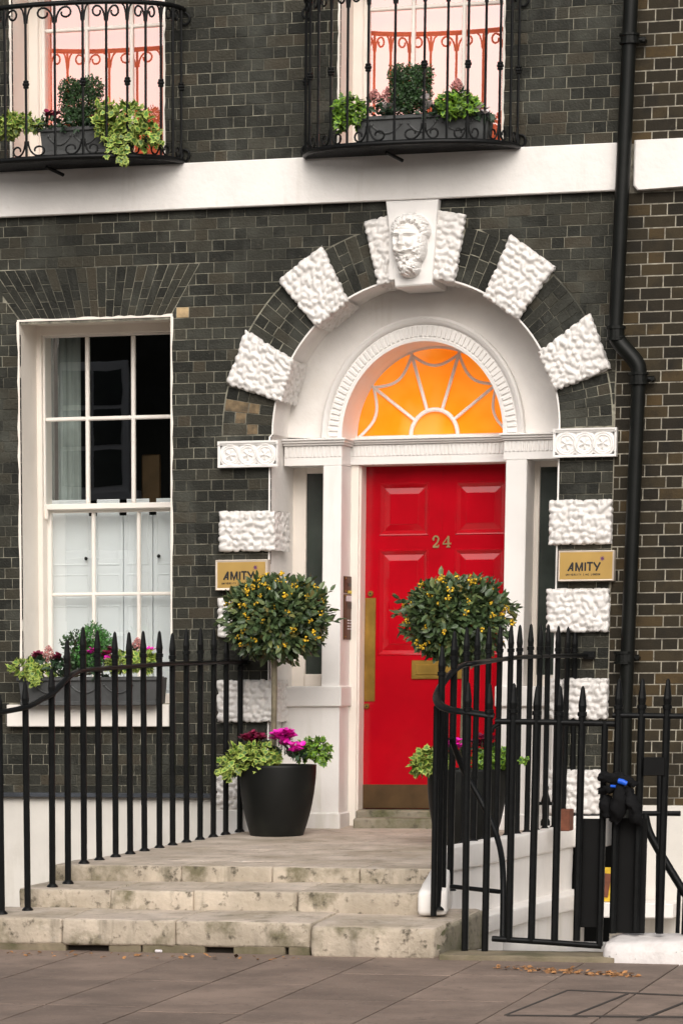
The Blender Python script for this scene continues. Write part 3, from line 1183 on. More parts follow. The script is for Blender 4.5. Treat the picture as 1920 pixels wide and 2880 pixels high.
def sidelight(px0, px1, pg0, pg1, ytop, ybot, yg_top, yg_bot):
    YS = .70
    x0, x1 = at(px0, 1600, YR).x, at(px1, 1600, YR).x
    t = MB()
    pxm = (pg0 + pg1) / 2
    g0, g1 = at(pg0, 1600, YS).x, at(pg1, 1600, YS).x
    zt, zb = at(pxm, yg_top, YS).z, at(pxm, yg_bot, YS).z
    ztop, zbot = at(pxm, ytop, YR).z + .12, at(pxm, ybot, YR).z - .02
    # frame round the pane
    t.box(x0 - .10, g0, YS - .03, YS + .1, zbot, ztop, .005)
    t.box(g1, x1 + .05, YS - .03, YS + .1, zbot, ztop, .005)
    t.box(g0, g1, YS - .029, YS + .1, zt, ztop, .005)
    t.box(g0, g1, YS - .06, YS + .1, zbot, zb, .008)
    o = t.build('sidelight', M['cream'], house)
    p = MB(); p.box(g0 - .005, g1 + .005, YS, YS + .02, zb - .005, zt + .005)
    p.build('pane', M['green_panel'], o)


sidelight(813, 906, 862, 912, 1309, 1930, 1332, 1896)
sidelight(1475, 1572, 1514, 1590, 1292, 1930, 1313, 1898)

# threshold
zt1 = at(1100, 2302, .40).z
mb = MB()
mb.box(at(992, 2300, .40).x, XJ1, .40, .9, .35, zt1, .012)
mb.box(at(1000, 2290, .66).x, XJ1, .66, 1.0, .35, at(1100, 2279, .68).z, .01)
mb.build('doorstep', M['mossy'], house)

# ------------------------------------------------------------------ front door
dx0, dx1 = at(1024, 1700, yD).x, at(1420, 1700, yD).x + .03
dz0, dz1 = at(1100, 2274, yD).z, at(1200, 1298, yD).z + .05
def dX(px): return at(px, 1600, yD).x
def dZ(py): return at(1200, py, yD).z
mb = MB()
pan = []
for (a, b) in ((1064, 1204), (1277, 1418)):
    for (t_, u_) in ((1356, 1506), (1544, 1843)):
        pan.append((dX(a), dX(b), dZ(u_), dZ(t_)))
# rails and stiles around the panel openings
xs = [dx0, pan[0][0], pan[0][1], pan[2][0], pan[2][1], dx1]
zs = [dz0, pan[1][2], pan[1][3], pan[0][2], pan[0][3], dz1]
for i in range(5):
    for j in range(5):
        if i in (1, 3) and j in (1, 3): continue
        mb.quad((xs[i], yD, zs[j]), (xs[i + 1], yD, zs[j]), (xs[i + 1], yD, zs[j + 1]), (xs[i], yD, zs[j + 1]))
mb.box(dx0, dx1, yD + .05, yD + .08, dz0, dz1)
mb.quad((dx0, yD, dz0), (dx0, yD + .05, dz0), (dx0, yD + .05, dz1), (dx0, yD, dz1))
xm = dX(1240)
mb.box(xm - .0035, xm + .0035, yD - .003, yD + .01, zs[3], dz1 - .01, .001)
door = mb.build('front_door', M['red'], house, label='glossy red panelled front door numbered 24')
for (x0, x1, z0, z1) in pan:
    t = MB()
    seq = [(0, 0), (.005, -.005), (.013, -.004), (.034, .010), (.038, .014), (.080, .003), (.084, .0)]
    t.loops([(x0 + i, x1 - i, z0 + i, z1 - i, yD + y) for i, y in seq])
    t.build('panel', M['red'], door)
t = MB(); t.box(dx0 + .004, dx1, yD - .006, yD, dz0 + .002, dZ(2207), .002)
t.build('kick_plate', M['brass_dull'], door)
t = MB(); t.box(dX(1028), dX(1058), yD - .008, yD, dZ(1972), dZ(1680), .002)
for py in (1692, 1766, 1841, 1916, 1966):
    for px in (1031, 1054):
        t.ball((dX(px), yD - .009, dZ(py)), .004, 6)
t.build('push_plate', M['brass'], door)
for px, py, r in ((1043, 1668, .021), (1036, 1986, .021)):
    t = MB()
    c = (dX(px), yD, dZ(py))
    t.tube([(c[0], yD, c[2]), (c[0], yD - .012, c[2]), (c[0], yD - .018, c[2])], [r, r, r * .7], 20)
    t.tube([(c[0], yD - .016, c[2]), (c[0], yD - .022, c[2])], [r * .35, r * .35], 10, mi=1)
    t.build('lock', [M['brass'], M['ink']], door)
t = MB()
lx0, lx1, lz0, lz1 = dX(1161), dX(1305), dZ(1910), dZ(1857)
t.box(lx0, lx1, yD - .012, yD, lz0, lz1, .004)
t.loops([(lx0 + .035, lx1 - .035, lz0 + .032, lz1 - .03, yD - .013), (lx0 + .038, lx1 - .038, lz0 + .035, lz1 - .033, yD - .020), (lx0 + .045, lx1 - .045, lz0 + .042, lz1 - .04, yD - .020)])
t.build('letter_plate', M['brass'], door)


# ------------------------------------------------------------------ lettering helpers
def strokes(mb, segs, X0, Z0, W, H, y, wd, thick=.003, mi=0):
    """segs: lists of (u,v) points in a unit cell; drawn as flat ribbons standing proud by `thick`"""
    for k, s in enumerate(segs):
        ww = wd
        if isinstance(s[0], (int, float)):
            ww = wd * s[0]; s = s[1:]
        pts = [Vector((X0 + u * W, Z0 + v * H)) for u, v in s]
        L, Rr = [], []
        for i, p in enumerate(pts):
            d0 = (pts[i] - pts[i - 1]).normalized() if i else None
            d1 = (pts[i + 1] - pts[i]).normalized() if i < len(pts) - 1 else None
            d = d0 if d1 is None else d1 if d0 is None else (d0 + d1).normalized()
            nrm = Vector((-d.y, d.x)) * ww / 2
            if d0 is not None and d1 is not None:
                nrm /= max(.5, d.dot(d0))
            L.append(p + nrm); Rr.append(p - nrm)
        yy = y - thick - k * .00012
        vs = [(p.x, yy, p.y) for p in L] + [(p.x, yy, p.y) for p in Rr] + [(p.x, y, p.y) for p in L] + [(p.x, y, p.y) for p in Rr]
        m = len(pts)
        fs = []
        for i in range(m - 1):
            fs += [(i, i + 1, m + i + 1, m + i), (i, i + 1, 2 * m + i + 1, 2 * m + i), (m + i, m + i + 1, 3 * m + i + 1, 3 * m + i)]
        fs += [(0, m, 3 * m, 2 * m), (m - 1, 2 * m - 1, 4 * m - 1, 3 * m - 1)]
        mb.add(vs, fs, mi)


def arcp(cx, cy, rx, ry, a0, a1, n=12):
    return [(cx + rx * math.cos(math.radians(a0 + (a1 - a0) * i / n)), cy + ry * math.sin(math.radians(a0 + (a1 - a0) * i / n))) for i in range(n + 1)]


TWO = [arcp(.5, .72, .42, .26, 170, -25, 14) + [(.72, .42), (.10, .06)], [.6] + arcp(.14, .72, .09, .09, 0, 360, 8), [1.2, (.04, .05), (.95, .05)], [.7, (.93, .05), (.95, .24)]]
FOUR = [[1.25, (.70, .02), (.70, .98)], [.55, (.70, .98), (.04, .32)], [.8, (.02, .30), (1.02, .30)], [.7, (.48, .03), (.95, .03)], [.6, (.98, .24), (.98, .40)]]
for seg, p0, p1 in ((TWO, 1215, 1233), (FOUR, 1243, 1266)):
    t = MB()
    strokes(t, seg, dX(p0), dZ(1540), dX(p1) - dX(p0), dZ(1508) - dZ(1540), yD - .001, .0115, .007)
    t.build('numeral', M['numeral'], door)

# ------------------------------------------------------------------ ground floor window
YF = .40
def reveal(parent, x0, x1, z0, z1, mats, name='window_reveal', lipw=.016, bottom=False):
    t = MB()
    y1 = YF + .02
    ya = -.004
    t.quad((x0, ya, z0), (x0, y1, z0), (x0, y1, z1), (x0, ya, z1))
    t.quad((x1, ya, z0), (x1, y1, z0), (x1, y1, z1), (x1, ya, z1))
    t.quad((x0, ya, z1), (x1, ya, z1), (x1, y1, z1), (x0, y1, z1))
    # ragged painted edge on the brick face
    rr = random.Random(int(abs(x0) * 100))
    def edge(p, q, nrm, base):
        m = 26
        for i in range(m):
            w0, w1 = [base * (1 + .55 * mnoise.noise(Vector((k * .9, x0 * 7, base * 50)))) for k in (i, i + 1)]
            a = Vector(p).lerp(Vector(q), i / m); b = Vector(p).lerp(Vector(q), (i + 1) / m)
            n_ = Vector(nrm)
            t.quad(a, b, b + n_ * w1, a + n_ * w0)
    edge((x0, ya, z0), (x0, ya, z1), (-1, 0, 0), lipw)
    edge((x1, ya, z0), (x1, ya, z1), (1, 0, 0), lipw)
    edge((x0 - lipw, ya, z1), (x1 + lipw, ya, z1), (0, 0, 1), lipw)
    return t.build(name, mats, parent)


reveal(house, WX0, WX1, WZ0, WZ1, M['cream'])
mb = MB()
mb.box(-3.178, -1.925, -.075, YF + .2, 1.245, WZ0, .006)
mb.build('window_sill', M['cream_sill'], house)
mb = MB()
FW = .036
mb.box(WX0 - .05, WX0 + FW, YF, YF + .24, WZ0, WZ1 + .03, .005)
mb.box(WX1 - FW, WX1 + .05, YF, YF + .24, WZ0, WZ1 + .03, .005)
mb.box(WX0, WX1, YF + .002, YF + .24, WZ1 - .062, WZ1 + .03, .005)
win = mb.build('sash_window', M['cream'], house, label='tall white sash window with closed shutters behind its lower half')


def sash(parent, name, x0, x1, z0, z1, ysash, vbars, hbars, st, top, bot, glass, bw=.026):
    t = MB()
    yf, yb = ysash, ysash + .045
    t.box(x0, x0 + st, yf, yb, z0, z1, .004); t.box(x1 - st, x1, yf, yb, z0, z1, .004)
    t.box(x0 + st, x1 - st, yf + .001, yb, z1 - top, z1, .004); t.box(x0 + st, x1 - st, yf + .001, yb, z0, z0 + bot, .004)
    for v in vbars:
        t.box(v - bw / 2, v + bw / 2, yf + .004, yb, z0 + bot, z1 - top, .007)
    for h in hbars:
        t.box(x0 + st, x1 - st, yf + .006, yb - .001, h - bw / 2, h + bw / 2, .007)
    o = t.build(name, M['cream_sill'], parent)
    xs = [x0 + st] + list(vbars) + [x1 - st]
    zs = [z0 + bot] + list(hbars) + [z1 - top]
    for a, b in zip(xs, xs[1:]):
        for c, d in zip(zs, zs[1:]):
            p = MB(); p.quad((a, yf + .028, c), (b, yf + .028, c), (b, yf + .028, d), (a, yf + .028, d))
            p.build('pane', glass, parent)
    return o


YU, YL = .44, .515
zm0, zm1 = at(300, 1431, YU).z, at(300, 1420, YU).z
sash(win, 'upper_sash', WX0 + FW - .004, WX1 - FW + .004, zm0, WZ1 - .058, YU, [at(244, 1000, YU).x, at(373, 1000, YU).x], [at(250, 1177, YU).z],
     .016, .02, zm1 - zm0 + .012, M['glass'], .028)
sash(win, 'lower_sash', WX0 + FW - .004, WX1 - FW + .004, WZ0, zm1 - .01, YL, [at(262, 1600, YL).x, at(389, 1600, YL).x], [at(300, 1671, YL).z],
     .034, .04, .075, M['glass'], .026)
# sash horns
t = MB()
for x in (WX0 + FW + .012, WX1 - FW - .012):
    t.box(x - .014, x + .014, YU - .006, YU + .04, zm0 - .07, zm0 + .004, .008)
t.build('sash_horn', M['cream'], win)
# shutters closed behind the lower sash
YSH = .64
zsh = zm1 - .07
for i, (a, b) in enumerate(((128, 264), (265, 347), (348, 430), (431, 520))):
    xa, xb = at(a, 1600, YSH).x, at(b, 1600, YSH).x
    t = MB()
    t.box(xa + .0015, xb - .0015, YSH, YSH + .03, WZ0 - .05, zsh, .003)
    for za, zb in ((1.50, 2.13), (2.20, 2.36), (2.42, 2.90)):
        w4 = .035 if xb - xa > .25 else .026
        t.loops([(xa + w4, xb - w4, za, zb, YSH - .002), (xa + w4 + .008, xb - w4 - .008, za + .008, zb - .008, YSH - .0045), (xa + w4 + .016, xb - w4 - .016, za + .016, zb - .016, YSH - .001)])
    sh = t.build('shutter', M['shutter'], house)
    if i in (0, 3):
        t = MB()
        kx = at(243 if i == 0 else 447, 1570, YSH - .03).x
        kz = at(243 if i == 0 else 447, 1571 if i == 0 else 1564, YSH - .03).z
        t.tube([(kx, YSH, kz), (kx, YSH - .03, kz)], .006, 8)
        t.ball((kx, YSH - .035, kz), .014, 10)
        t.build('knob', M['iron'], sh)
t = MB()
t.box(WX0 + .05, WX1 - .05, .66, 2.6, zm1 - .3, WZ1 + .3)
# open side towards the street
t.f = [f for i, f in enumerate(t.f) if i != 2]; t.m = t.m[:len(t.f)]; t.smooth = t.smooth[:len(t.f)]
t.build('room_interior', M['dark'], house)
cu = np.linspace(0, 1, 40)
xa, xb = at(112, 1000, .74).x, at(226, 1000, .74).x
Vv = np.zeros((40, 2, 3))
for i, f in enumerate(cu):
    Vv[i, :, 0] = xa + (xb - xa) * f; Vv[i, :, 1] = .74 + .012 * math.sin(f * 32) + .006 * math.sin(f * 71)
Vv[:, 0, 2] = zm1 - .02; Vv[:, 1, 2] = WZ1 + .02
t = MB(); t.grid(Vv); t.build('curtain', M['curtain'], house)
# pictures on the far wall of the room, glimpsed through the glass
t = MB()
xa, xb = at(398, 1360, 1.6).x, at(452, 1360, 1.6).x
t.box(xa, xb, 1.6, 1.62, zm1 + .05, at(420, 1278, 1.6).z, .01)
t.build('picture_frame', M['brass_dull'], house)

# ------------------------------------------------------------------ first floor windows
for (xa, xb), vb, hy, pm in ((U1, (243, 369), 78, 280), (U2, (1159, 1301), 15, 1230)):
    reveal(house, xa, xb, BZ1 - .02, ZTOP, M['cream'])
    t = MB()
    t.box(xa - .05, xa + .07, YF, YF + .2, BZ1 - .05, ZTOP, .008)
    t.box(xa + .055, xa + .085, YF + .03, YF + .2, BZ1 - .05, ZTOP, .005)
    t.box(xb - .05, xb + .05, YF, YF + .2, BZ1 - .05, ZTOP, .006)
    t.box(xa, xb, -.02, YF + .2, BZ1 - .06, BZ1 + .012, .004)
    wn = t.build('sash_window', M['cream'], house, label='upper window with orange blind behind sky reflecting panes' if xa < -2 else 'upper window above the arch reflecting a curved railing')
    sash(wn, 'lower_sash', xa + .08, xb - .045, BZ1 + .012, ZTOP, YU, [at(v, 200, YU).x for v in vb], [at(pm, hy, YU).z], .026, .03, .09, M['glass_up'], .026)
    t = MB(); t.quad((xa + .05, YU + .14, BZ1), (xb, YU + .14, BZ1), (xb, YU + .14, ZTOP), (xa + .05, YU + .14, ZTOP))
    t.build('blind', M['blind'], house)

# closed back and top so that no daylight leaks behind the facade
t = MB(); t.box(XL, 3.4, 2.7, 2.9, -2.2, ZTOP + 3.0)
t.build('back_wall', M['dark'], house)
t = MB(); t.box(XL, XEND - .002, .02, 2.7, ZTOP + .001, ZTOP + 3.0)
t.build('upper_storey', M['brick'], house)

# ================================================================== NEIGHBOURING HOUSE
nb = thing('neighbouring_house', 'brown brick house with bright pointing beyond the drainpipe', 'house', (1.7, .2, .5))
NX1 = 3.3
nz0, nz1 = at(1850, 532, -.06).z, at(1850, 391, -.06).z
zw = at(1870, 2266, -.02).z
nbr = [(p, 'brick_brown') for p in brick_rows(XEND + .002, NX1, 4.212, .0787, zw, ZTOP, .215, .112, [Rect(XEND - .02, 9, nz0, nz1)], .0085, 5)]
lay_bricks(nbr, nb, 'brickwork', 300)
backing(XEND, NX1, zw - .05, ZTOP, [], .0045, .5).build('mortar', M['mortar_new'], nb)
t = MB()
t.prism([(p.x, p.z) for p in (at(1790, 534, -.07), at(1960, 522, -.07))] + [(NX1, nz0)] + [(NX1, nz1), (at(1782, 396, -.07).x, nz1), (at(1779, 522, -.07).x, nz0 + .03)], -.07, .0, .008)
t.build('storey_band', M['stucco'], nb)
t = MB(); t.box(XEND + .06, NX1, -.03, .03, -2.05, zw, .004)
t.build('basement_wall', M['basement'], nb)
t = MB(); t.box(XEND, NX1, .02, 2.7, ZTOP + .001, ZTOP + 3.0)
t.build('upper_storey', M['brick_brown'], nb)

# ================================================================== DRAINPIPE
YP = -.13
pp0, pp1, pp2, pp3 = at(1775, -60, YP), at(1730, 915, YP), at(1794, 1075, YP), at(1757, 1990, YP)
pp4 = at(1752, 2330, YP)
dp = thing('drainpipe', 'black cast iron drainpipe with a swan neck between two houses', 'drainpipe', (pp4.x, YP, pp4.z))
rp = .049
t = MB()
t.tube([pp0, at(1773, 0, YP), at(1752, 460, YP), pp1], rp, 16)
t.build('pipe', M['pipe'], dp)
neck = []
for i in range(15):
    f = i / 14
    s_ = max(0, min(1, (f - .12) / .68)); s_ = s_ * s_ * (3 - 2 * s_)
    neck.append((pp1.x + (pp2.x - pp1.x) * s_, YP, pp1.z + (pp2.z - pp1.z) * f))
t = MB(); t.tube(neck, rp * 1.12, 16); t.build('swan_neck', M['pipe'], dp)
t = MB(); t.tube([pp2, pp3, pp4], rp, 16); t.build('pipe', M['pipe'], dp)
for px, ya, yb, lug in ((1769, 95, 124, 1), (1730, 918, 958, 0), (1794, 1048, 1082, 1), (1752, 1832, 1868, 1)):
    a, b = at(px, ya, YP), at(px, yb, YP)
    t = MB()
    h = (a.z - b.z)
    t.tube([b, (b.x, YP, b.z + h * .2), (b.x, YP, b.z + h * .21), (a.x, YP, a.z - h * .21), (a.x, YP, a.z - h * .2), a], [rp * 1.42, rp * 1.42, rp * 1.22, rp * 1.22, rp * 1.42, rp * 1.42], 16, smooth=False)
    if lug:
        t.tube([(a.x, YP + .06, (a.z + b.z) / 2), (a.x + .10, YP + .07, (a.z + b.z) / 2)], .022, 8)
        t.tube([(a.x + .09, YP + .12, (a.z + b.z) / 2), (a.x + .09, YP + .03, (a.z + b.z) / 2)], .014, 8)
    t.build('collar', M['pipe'], dp)

# ================================================================== PLAQUES
A_ = [[(.0, .0), (.62, 1.0)], [(.60, 1.0), (.60, .0)], [.8, (.26, .30), (.60, .30)]]
LET = [(A_, 0, .24), ([[(.0, 0), (.0, 1.0)], [(.02, 1.0), (.5, .05), (.98, 1.0)], [(1, 1.0), (1, 0)]], .255, .20), ([[(.5, 0), (.5, 1)]], .52, .06),
       ([[(.0, .95), (1, .95)], [(.5, .95), (.5, 0)]], .60, .19), ([[(0, 1), (.55, .42)], [(1.1, 1), (.42, 0)]], .815, .19)]
SMALL = {
    'U': [[(0, 1), (0, .2), (.25, 0), (.7, 0), (.95, .2), (.95, 1)]], 'N': [[(0, 0), (0, 1)], [(0, 1), (.95, 0)], [(.95, 0), (.95, 1)]], 'I': [[(.5, 0), (.5, 1)]],
    'V': [[(0, 1), (.5, 0), (1, 1)]], 'E': [[(.9, 1), (0, 1), (0, 0), (.9, 0)], [(0, .5), (.8, .5)]], 'R': [[(0, 0), (0, 1), (.8, .95), (.8, .5), (0, .5)], [(.35, .5), (.95, 0)]],
    'S': [[(.9, .9), (.5, 1), (.05, .8), (.9, .25), (.5, 0), (0, .12)]], 'T': [[(0, 1), (1, 1)], [(.5, 1), (.5, 0)]], 'Y': [[(0, 1), (.5, .45), (1, 1)], [(.5, .45), (.5, 0)]],
    '[': [[(.8, 1), (.3, 1), (.3, 0), (.8, 0)]], ']': [[(.2, 1), (.7, 1), (.7, 0), (.2, 0)]], 'L': [[(0, 1), (0, 0), (.85, 0)]], 'O': [arcp(.5, .5, .48, .5, 0, 360, 10)], 'D': [[(0, 0), (0, 1), (.5, 1), (.95, .6), (.95, .4), (.5, 0), (0, 0)]], ' ': []}


def plaque(px0, px1, py0, py1, fr, label, lx, ly, lw, lh, sy, ex, ey):
    yb_ = -.05
    yf = yb_ - .035
    a, b = at(px0, (py0 + py1) / 2, yf), at(px1, (py0 + py1) / 2, yf)
    z1, z0 = at((px0 + px1) / 2, py0, yf).z, at((px0 + px1) / 2, py1, yf).z
    o = thing('wall_plaque', label, 'plaque', ((a.x + b.x) / 2, yf, z0), 'brass plaques either side of the door')
    t = MB(); t.loops([(a.x, b.x, z0, z1, -.002), (a.x, b.x, z0, z1, yf + .006), (a.x + .005, b.x - .005, z0 + .005, z1 - .005, yf), (a.x + fr, b.x - fr, z0 + fr, z1 - fr, yf + .004)])
    t.build('frame', M['plaque_frame'], o)
    y_ = yf + .002
    t = MB(); t.box(a.x + fr, b.x - fr, y_, yf + .02, z0 + fr, z1 - fr)
    pl = t.build('plate', M['brass_plate'], o)
    W, H = b.x - a.x, z1 - z0
    t = MB()
    for seg, o_, w_ in LET:
        strokes(t, seg, a.x + W * (lx + lw * o_), z0 + H * ly, W * lw * w_, H * lh, y_, .0125, .002)
    t.build('lettering', M['ink'], pl)
    t = MB()
    s_ = 'UNIVERSITY [IN] LONDON'
    cw = W * (lw + .06) / len(s_)
    for i, ch in enumerate(s_):
        strokes(t, SMALL[ch], a.x + W * (lx - .035) + i * cw, z0 + H * sy, cw * .62, H * .055, y_, .0030, .0015)
    t.build('lettering', M['ink'], pl)
    t = MB()
    cx, cz = a.x + W * ex, z0 + H * ey
    for i in range(8):
        th = i * math.pi / 4 + .2
        L_ = .021
        t.prism([(cx + .005 * math.cos(th + 1.57), cz + .005 * math.sin(th + 1.57)), (cx + .005 * math.cos(th - 1.57), cz + .005 * math.sin(th - 1.57)), (cx + L_ * math.cos(th), cz + L_ * math.sin(th))], y_ - .0015 - i * .0001, y_)
    t.build('emblem', M['emblem'], pl)


plaque(605, 752, 1574, 1660, .017, 'brass plaque with pale frame partly hidden behind the round shrub', .165, .345, .56, .27, .20, .77, .74)
plaque(1568, 1725, 1548, 1634, .012, 'brass plaque between two rough white blocks near the drainpipe', .18, .33, .56, .28, .185, .79, .73)

# ================================================================== ENTRY PANEL
ep = thing('door_entry_panel', 'bronze door entry panel with keypad beside the red door', 'intercom', (xL1 - .02, YR, at(978, 1800, YR).z))
# it is screwed to the inner side of the doorway pier, facing the step
XE = xL1 + .001
ya_ = YR + (at(966, 1700, YR).x - at(961, 1700, YR).x) * 0 + .045
# width on the side face: solve the depth where the sight line meets the pier side
def y_on_side(px, py):
    d = ray(px, py)
    return CAM.y + d.y * ((XE - CAM.x) / d.x)
e0, e1 = y_on_side(965, 1700), y_on_side(991, 1700)
def z_on_side(px, py):
    d = ray(px, py)
    return CAM.z + d.z * ((XE - CAM.x) / d.x)
zt_, zm_, zb_ = z_on_side(978, 1621), z_on_side(978, 1671), z_on_side(978, 1799)
t = MB(); t.box(XE, XE + .008, e0, e1, zm_ + .004, zt_, .003); t.box(XE, XE + .0085, e0, e1, zb_, zm_ - .002, .003)
t.build('panel', M['bronze'], ep)
def on_panel(name, u0, u1, v0, v1, m, th=.003):
    t = MB()
    t.box(XE + .008, XE + .008 + th, e0 + (e1 - e0) * u0, e0 + (e1 - e0) * u1, zb_ + (zt_ - zb_) * v0, zb_ + (zt_ - zb_) * v1, .001)
    t.build(name, m, ep)
on_panel('yellow_label', .36, .76, .73, .775, M['yellow_tag'])
on_panel('white_label', .18, .95, .605, .695, M['label_white'])
on_panel('camera_window', .38, .7, .84, .89, M['ink'])
t = MB()
for i in range(4):
    for j in range(5):
        u, v = .38 + i * .12, .50 + j * .02
        t.box(XE + .008, XE + .011, e0 + (e1 - e0) * (u - .03), e0 + (e1 - e0) * (u + .03), zb_ + (zt_ - zb_) * (v - .005), zb_ + (zt_ - zb_) * (v + .005))
t.build('speaker_grille', M['ink'], ep)
for i in range(3):
    for j in range(4):
        u, v = .34 + i * .16, .16 + j * .045
        on_panel('key', u, u + .09, v, v + .018, M['label_white'], .004)
t = MB()
for u in (.13, .87):
    for v in (.965, .765, .69, .045):
        t.ball((XE + .009, e0 + (e1 - e0) * u, zb_ + (zt_ - zb_) * v), .006, 6)
t.build('screw', M['brass'], ep)

# ================================================================== STONE STEPS
st = thing('stone_steps', 'worn stone steps and landing leading up to the red door', 'steps', (-.5, -3.8, 0))


def rough_stone(P, seed, mats, name, parent, amp=.006, cuts=7, rnd_edge=.018):
    """a weathered block: subdivided, edges rounded off, faces slightly uneven. P: 8 corners as in MB.hexa"""
    import bmesh
    bm = bmesh.new()
    vs = [bm.verts.new(p) for p in P]
    for f in [(0, 1, 3, 2), (4, 6, 7, 5), (0, 4, 5, 1), (2, 3, 7, 6), (0, 2, 6, 4), (1, 5, 7, 3)]:
        bm.faces.new([vs[i] for i in f])
    bmesh.ops.recalc_face_normals(bm, faces=bm.faces)
    bmesh.ops.bevel(bm, geom=list(bm.edges), offset=rnd_edge, segments=2, affect='EDGES', profile=.6)
    for it in range(3):
        long_ = [e for e in bm.edges if e.calc_length() > .13]
        if not long_: break
        bmesh.ops.subdivide_edges(bm, edges=long_, cuts=2, use_grid_fill=True)
    bmesh.ops.triangulate(bm, faces=[f for f in bm.faces if len(f.verts) > 4])
    bm.normal_update()
    for v in bm.verts:
        q = v.co * 3.1 + Vector((seed * 7.3, 0, 0))
        n_ = mnoise.noise(q) * amp + mnoise.noise(q * 4.3) * amp * .6
        v.co += v.normal * n_
    me = bpy.data.meshes.new(name)
    bm.to_mesh(me); bm.free()
    for m in (mats if isinstance(mats, list) else [mats]): me.materials.append(m)
    me.polygons.foreach_set('use_smooth', [True] * len(me.polygons))
    if isinstance(mats, list) and len(mats) > 1:
        me.polygons.foreach_set('material_index', [1 if p.normal.z > .7 else 0 for p in me.polygons])
    return link(name, me, parent)


def stone_hexa(x0, x1, y0, y1, zbf, zbb, ztf, ztb, x0b=None, x1b=None):
    """front (y0) and back (y1) may differ in width and height"""
    x0b = x0 if x0b is None else x0b; x1b = x1 if x1b is None else x1b
    return [(x0, y0, zbf), (x0, y0, ztf), (x0b, y1, zbb), (x0b, y1, ztb), (x1, y0, zbf), (x1, y0, ztf), (x1b, y1, zbb), (x1b, y1, ztb)]


def step(Y, Yb, px_edges, zt, ztb, zb, shift, seed, mat_, pyref):
    s_ = None
    xs_ = [at(p, pyref, Y).x for p in px_edges]
    for i, (a, b) in enumerate(zip(xs_, xs_[1:])):
        dz = RND.uniform(-.004, .004)
        rough_stone(stone_hexa(a + .001, b - .001, Y + RND.uniform(-.008, .004), Yb, zb, zb, zt + dz, ztb + dz, a + shift, b + shift), seed + i, mat_, 'step_stone', st, .008, 7, .018)


step(Y1, Y2 + .02, [-190, 175, 492, 873], .140, .173 - .002, -.02, .03, 40, [M['stone'], M['stone_top']], 2640)
# the big proud block at the end of the bottom step
xa, xb = at(874, 2640, Y1 - .02).x, at(1222, 2640, Y1 - .02).x
rough_stone(stone_hexa(xa, xb, Y1 - .03, Y2 + .35, -.08, -.08, .120, .185, xa + .02, xb + .10), 47, [M['stone'], M['stone_top']], 'step_stone', st, .010, 7, .03)
rough_stone(stone_hexa(xb - .05, xb + .004, Y1 + .0, Y2 + .35, -.07, -.07, .100, .172, xb + .0, xb + .135), 52, M['mossy'], 'step_stone', st, .008, 7, .02)
step(Y2, Y3 + .02, [55, 312, 543, 835, 1178], .289, .315 - .002, .10, .03, 60, [M['stone'], M['stone_top']], 2530)
xw = [at(p, 2440, Y3).x for p in (153, 510, 765, 1010, 1226)]
for i, (a, b) in enumerate(zip(xw, xw[1:])):
    rough_stone(stone_hexa(a + .001, b - .001, Y3 + RND.uniform(-.006, .004), Y3 + .42, .20, .20, .414, .414 + LAND[1] * .42, a + .03, b + .03), 70 + i, [M['stone'], M['stone_top']], 'step_stone', st, .005, 7, .014)
# landing flags
rows = [(Y3 + .423, -1.85, .03), (-1.846, .9, .0)]
for ri, (ya, yb, _) in enumerate(rows):
    edges = [0, .36, .70, 1] if ri == 0 else [0, .52, 1]
    def xl(Y): return xw[0] + .03 + (Y - Y3) * .118
    def xr(Y): return at(1226, 2440, Y3).x + .06 + (Y - Y3) * .055
    for i, (f0, f1) in enumerate(zip(edges, edges[1:])):
        P = []
        for f in (f0, f1):
            for Y in (ya, yb):
                x = xl(Y) + (xr(Y) - xl(Y)) * f + (.003 if f == f0 else -.003)
                z = LAND[0] + LAND[1] * Y
                P += [(x, Y, z - .12), (x, Y, z)]
        P = [P[0], P[1], P[2], P[3], P[4], P[5], P[6], P[7]]
        rough_stone(P, 80 + ri * 5 + i, M['stone_top'], 'landing_stone', st, .003, 7, .010)
# core under the stones (outer cheeks painted white)
t = MB()
t.hexa(stone_hexa(xw[0] + .02, xw[-1], Y3 + .05, .0, -2.0, -2.0, .30, .36, XJ0 - .2, XJ1 + .1))
t.hexa(stone_hexa(at(60, 2530, Y2).x + .02, at(1180, 2530, Y2).x, Y2 + .06, Y3 + .2, -2.0, -2.0, .2, .2))
t.build('step_core', M['dado'], st)

# debris along the foot of the steps: mortar bed with gaps
for (p0, p1) in ((-60, 185), (305, 395), (400, 575), (655, 800), (810, 870)):
    xa, xb = at(p0, 2680, Y1).x, at(p1, 2680, Y1).x
    t = MB()
    t.box(xa, xb, Y1 + .006, Y1 + .3, -.075, -.012, .006)
    t.build('mortar_bed', M['kerb'], st)
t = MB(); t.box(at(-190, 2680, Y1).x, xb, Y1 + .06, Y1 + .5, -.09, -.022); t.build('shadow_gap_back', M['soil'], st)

# ================================================================== FLANK WALL beside the steps
fw = thing('flank_wall', 'low white rendered wall carrying the curved railing beside the steps', 'wall', (1.0, -1.6, 0))
fx0, fx1 = .887, 1.089            # outer face at the front and at the house
def fx(Y): return fx0 + (fx1 - fx0) * (Y + 3.3) / 3.3
# coping (proud) and wall under it
P = []
for side in (-.11, 0):
    for Y in (-3.32, .0):
        P += [(fx(Y) + side, Y, .398), (fx(Y) + side, Y, .553)]
rough_stone(P, 91, M['stucco'], 'coping', fw, .004, 7, .014)
P = []
for side in (-.10, -.022):
    for Y in (-3.34, .0):
        P += [(fx(Y) + side, Y, -.2), (fx(Y) + side, Y, .40)]
rough_stone(P, 92, M['stucco'], 'wall', fw, .004, 7, .012)
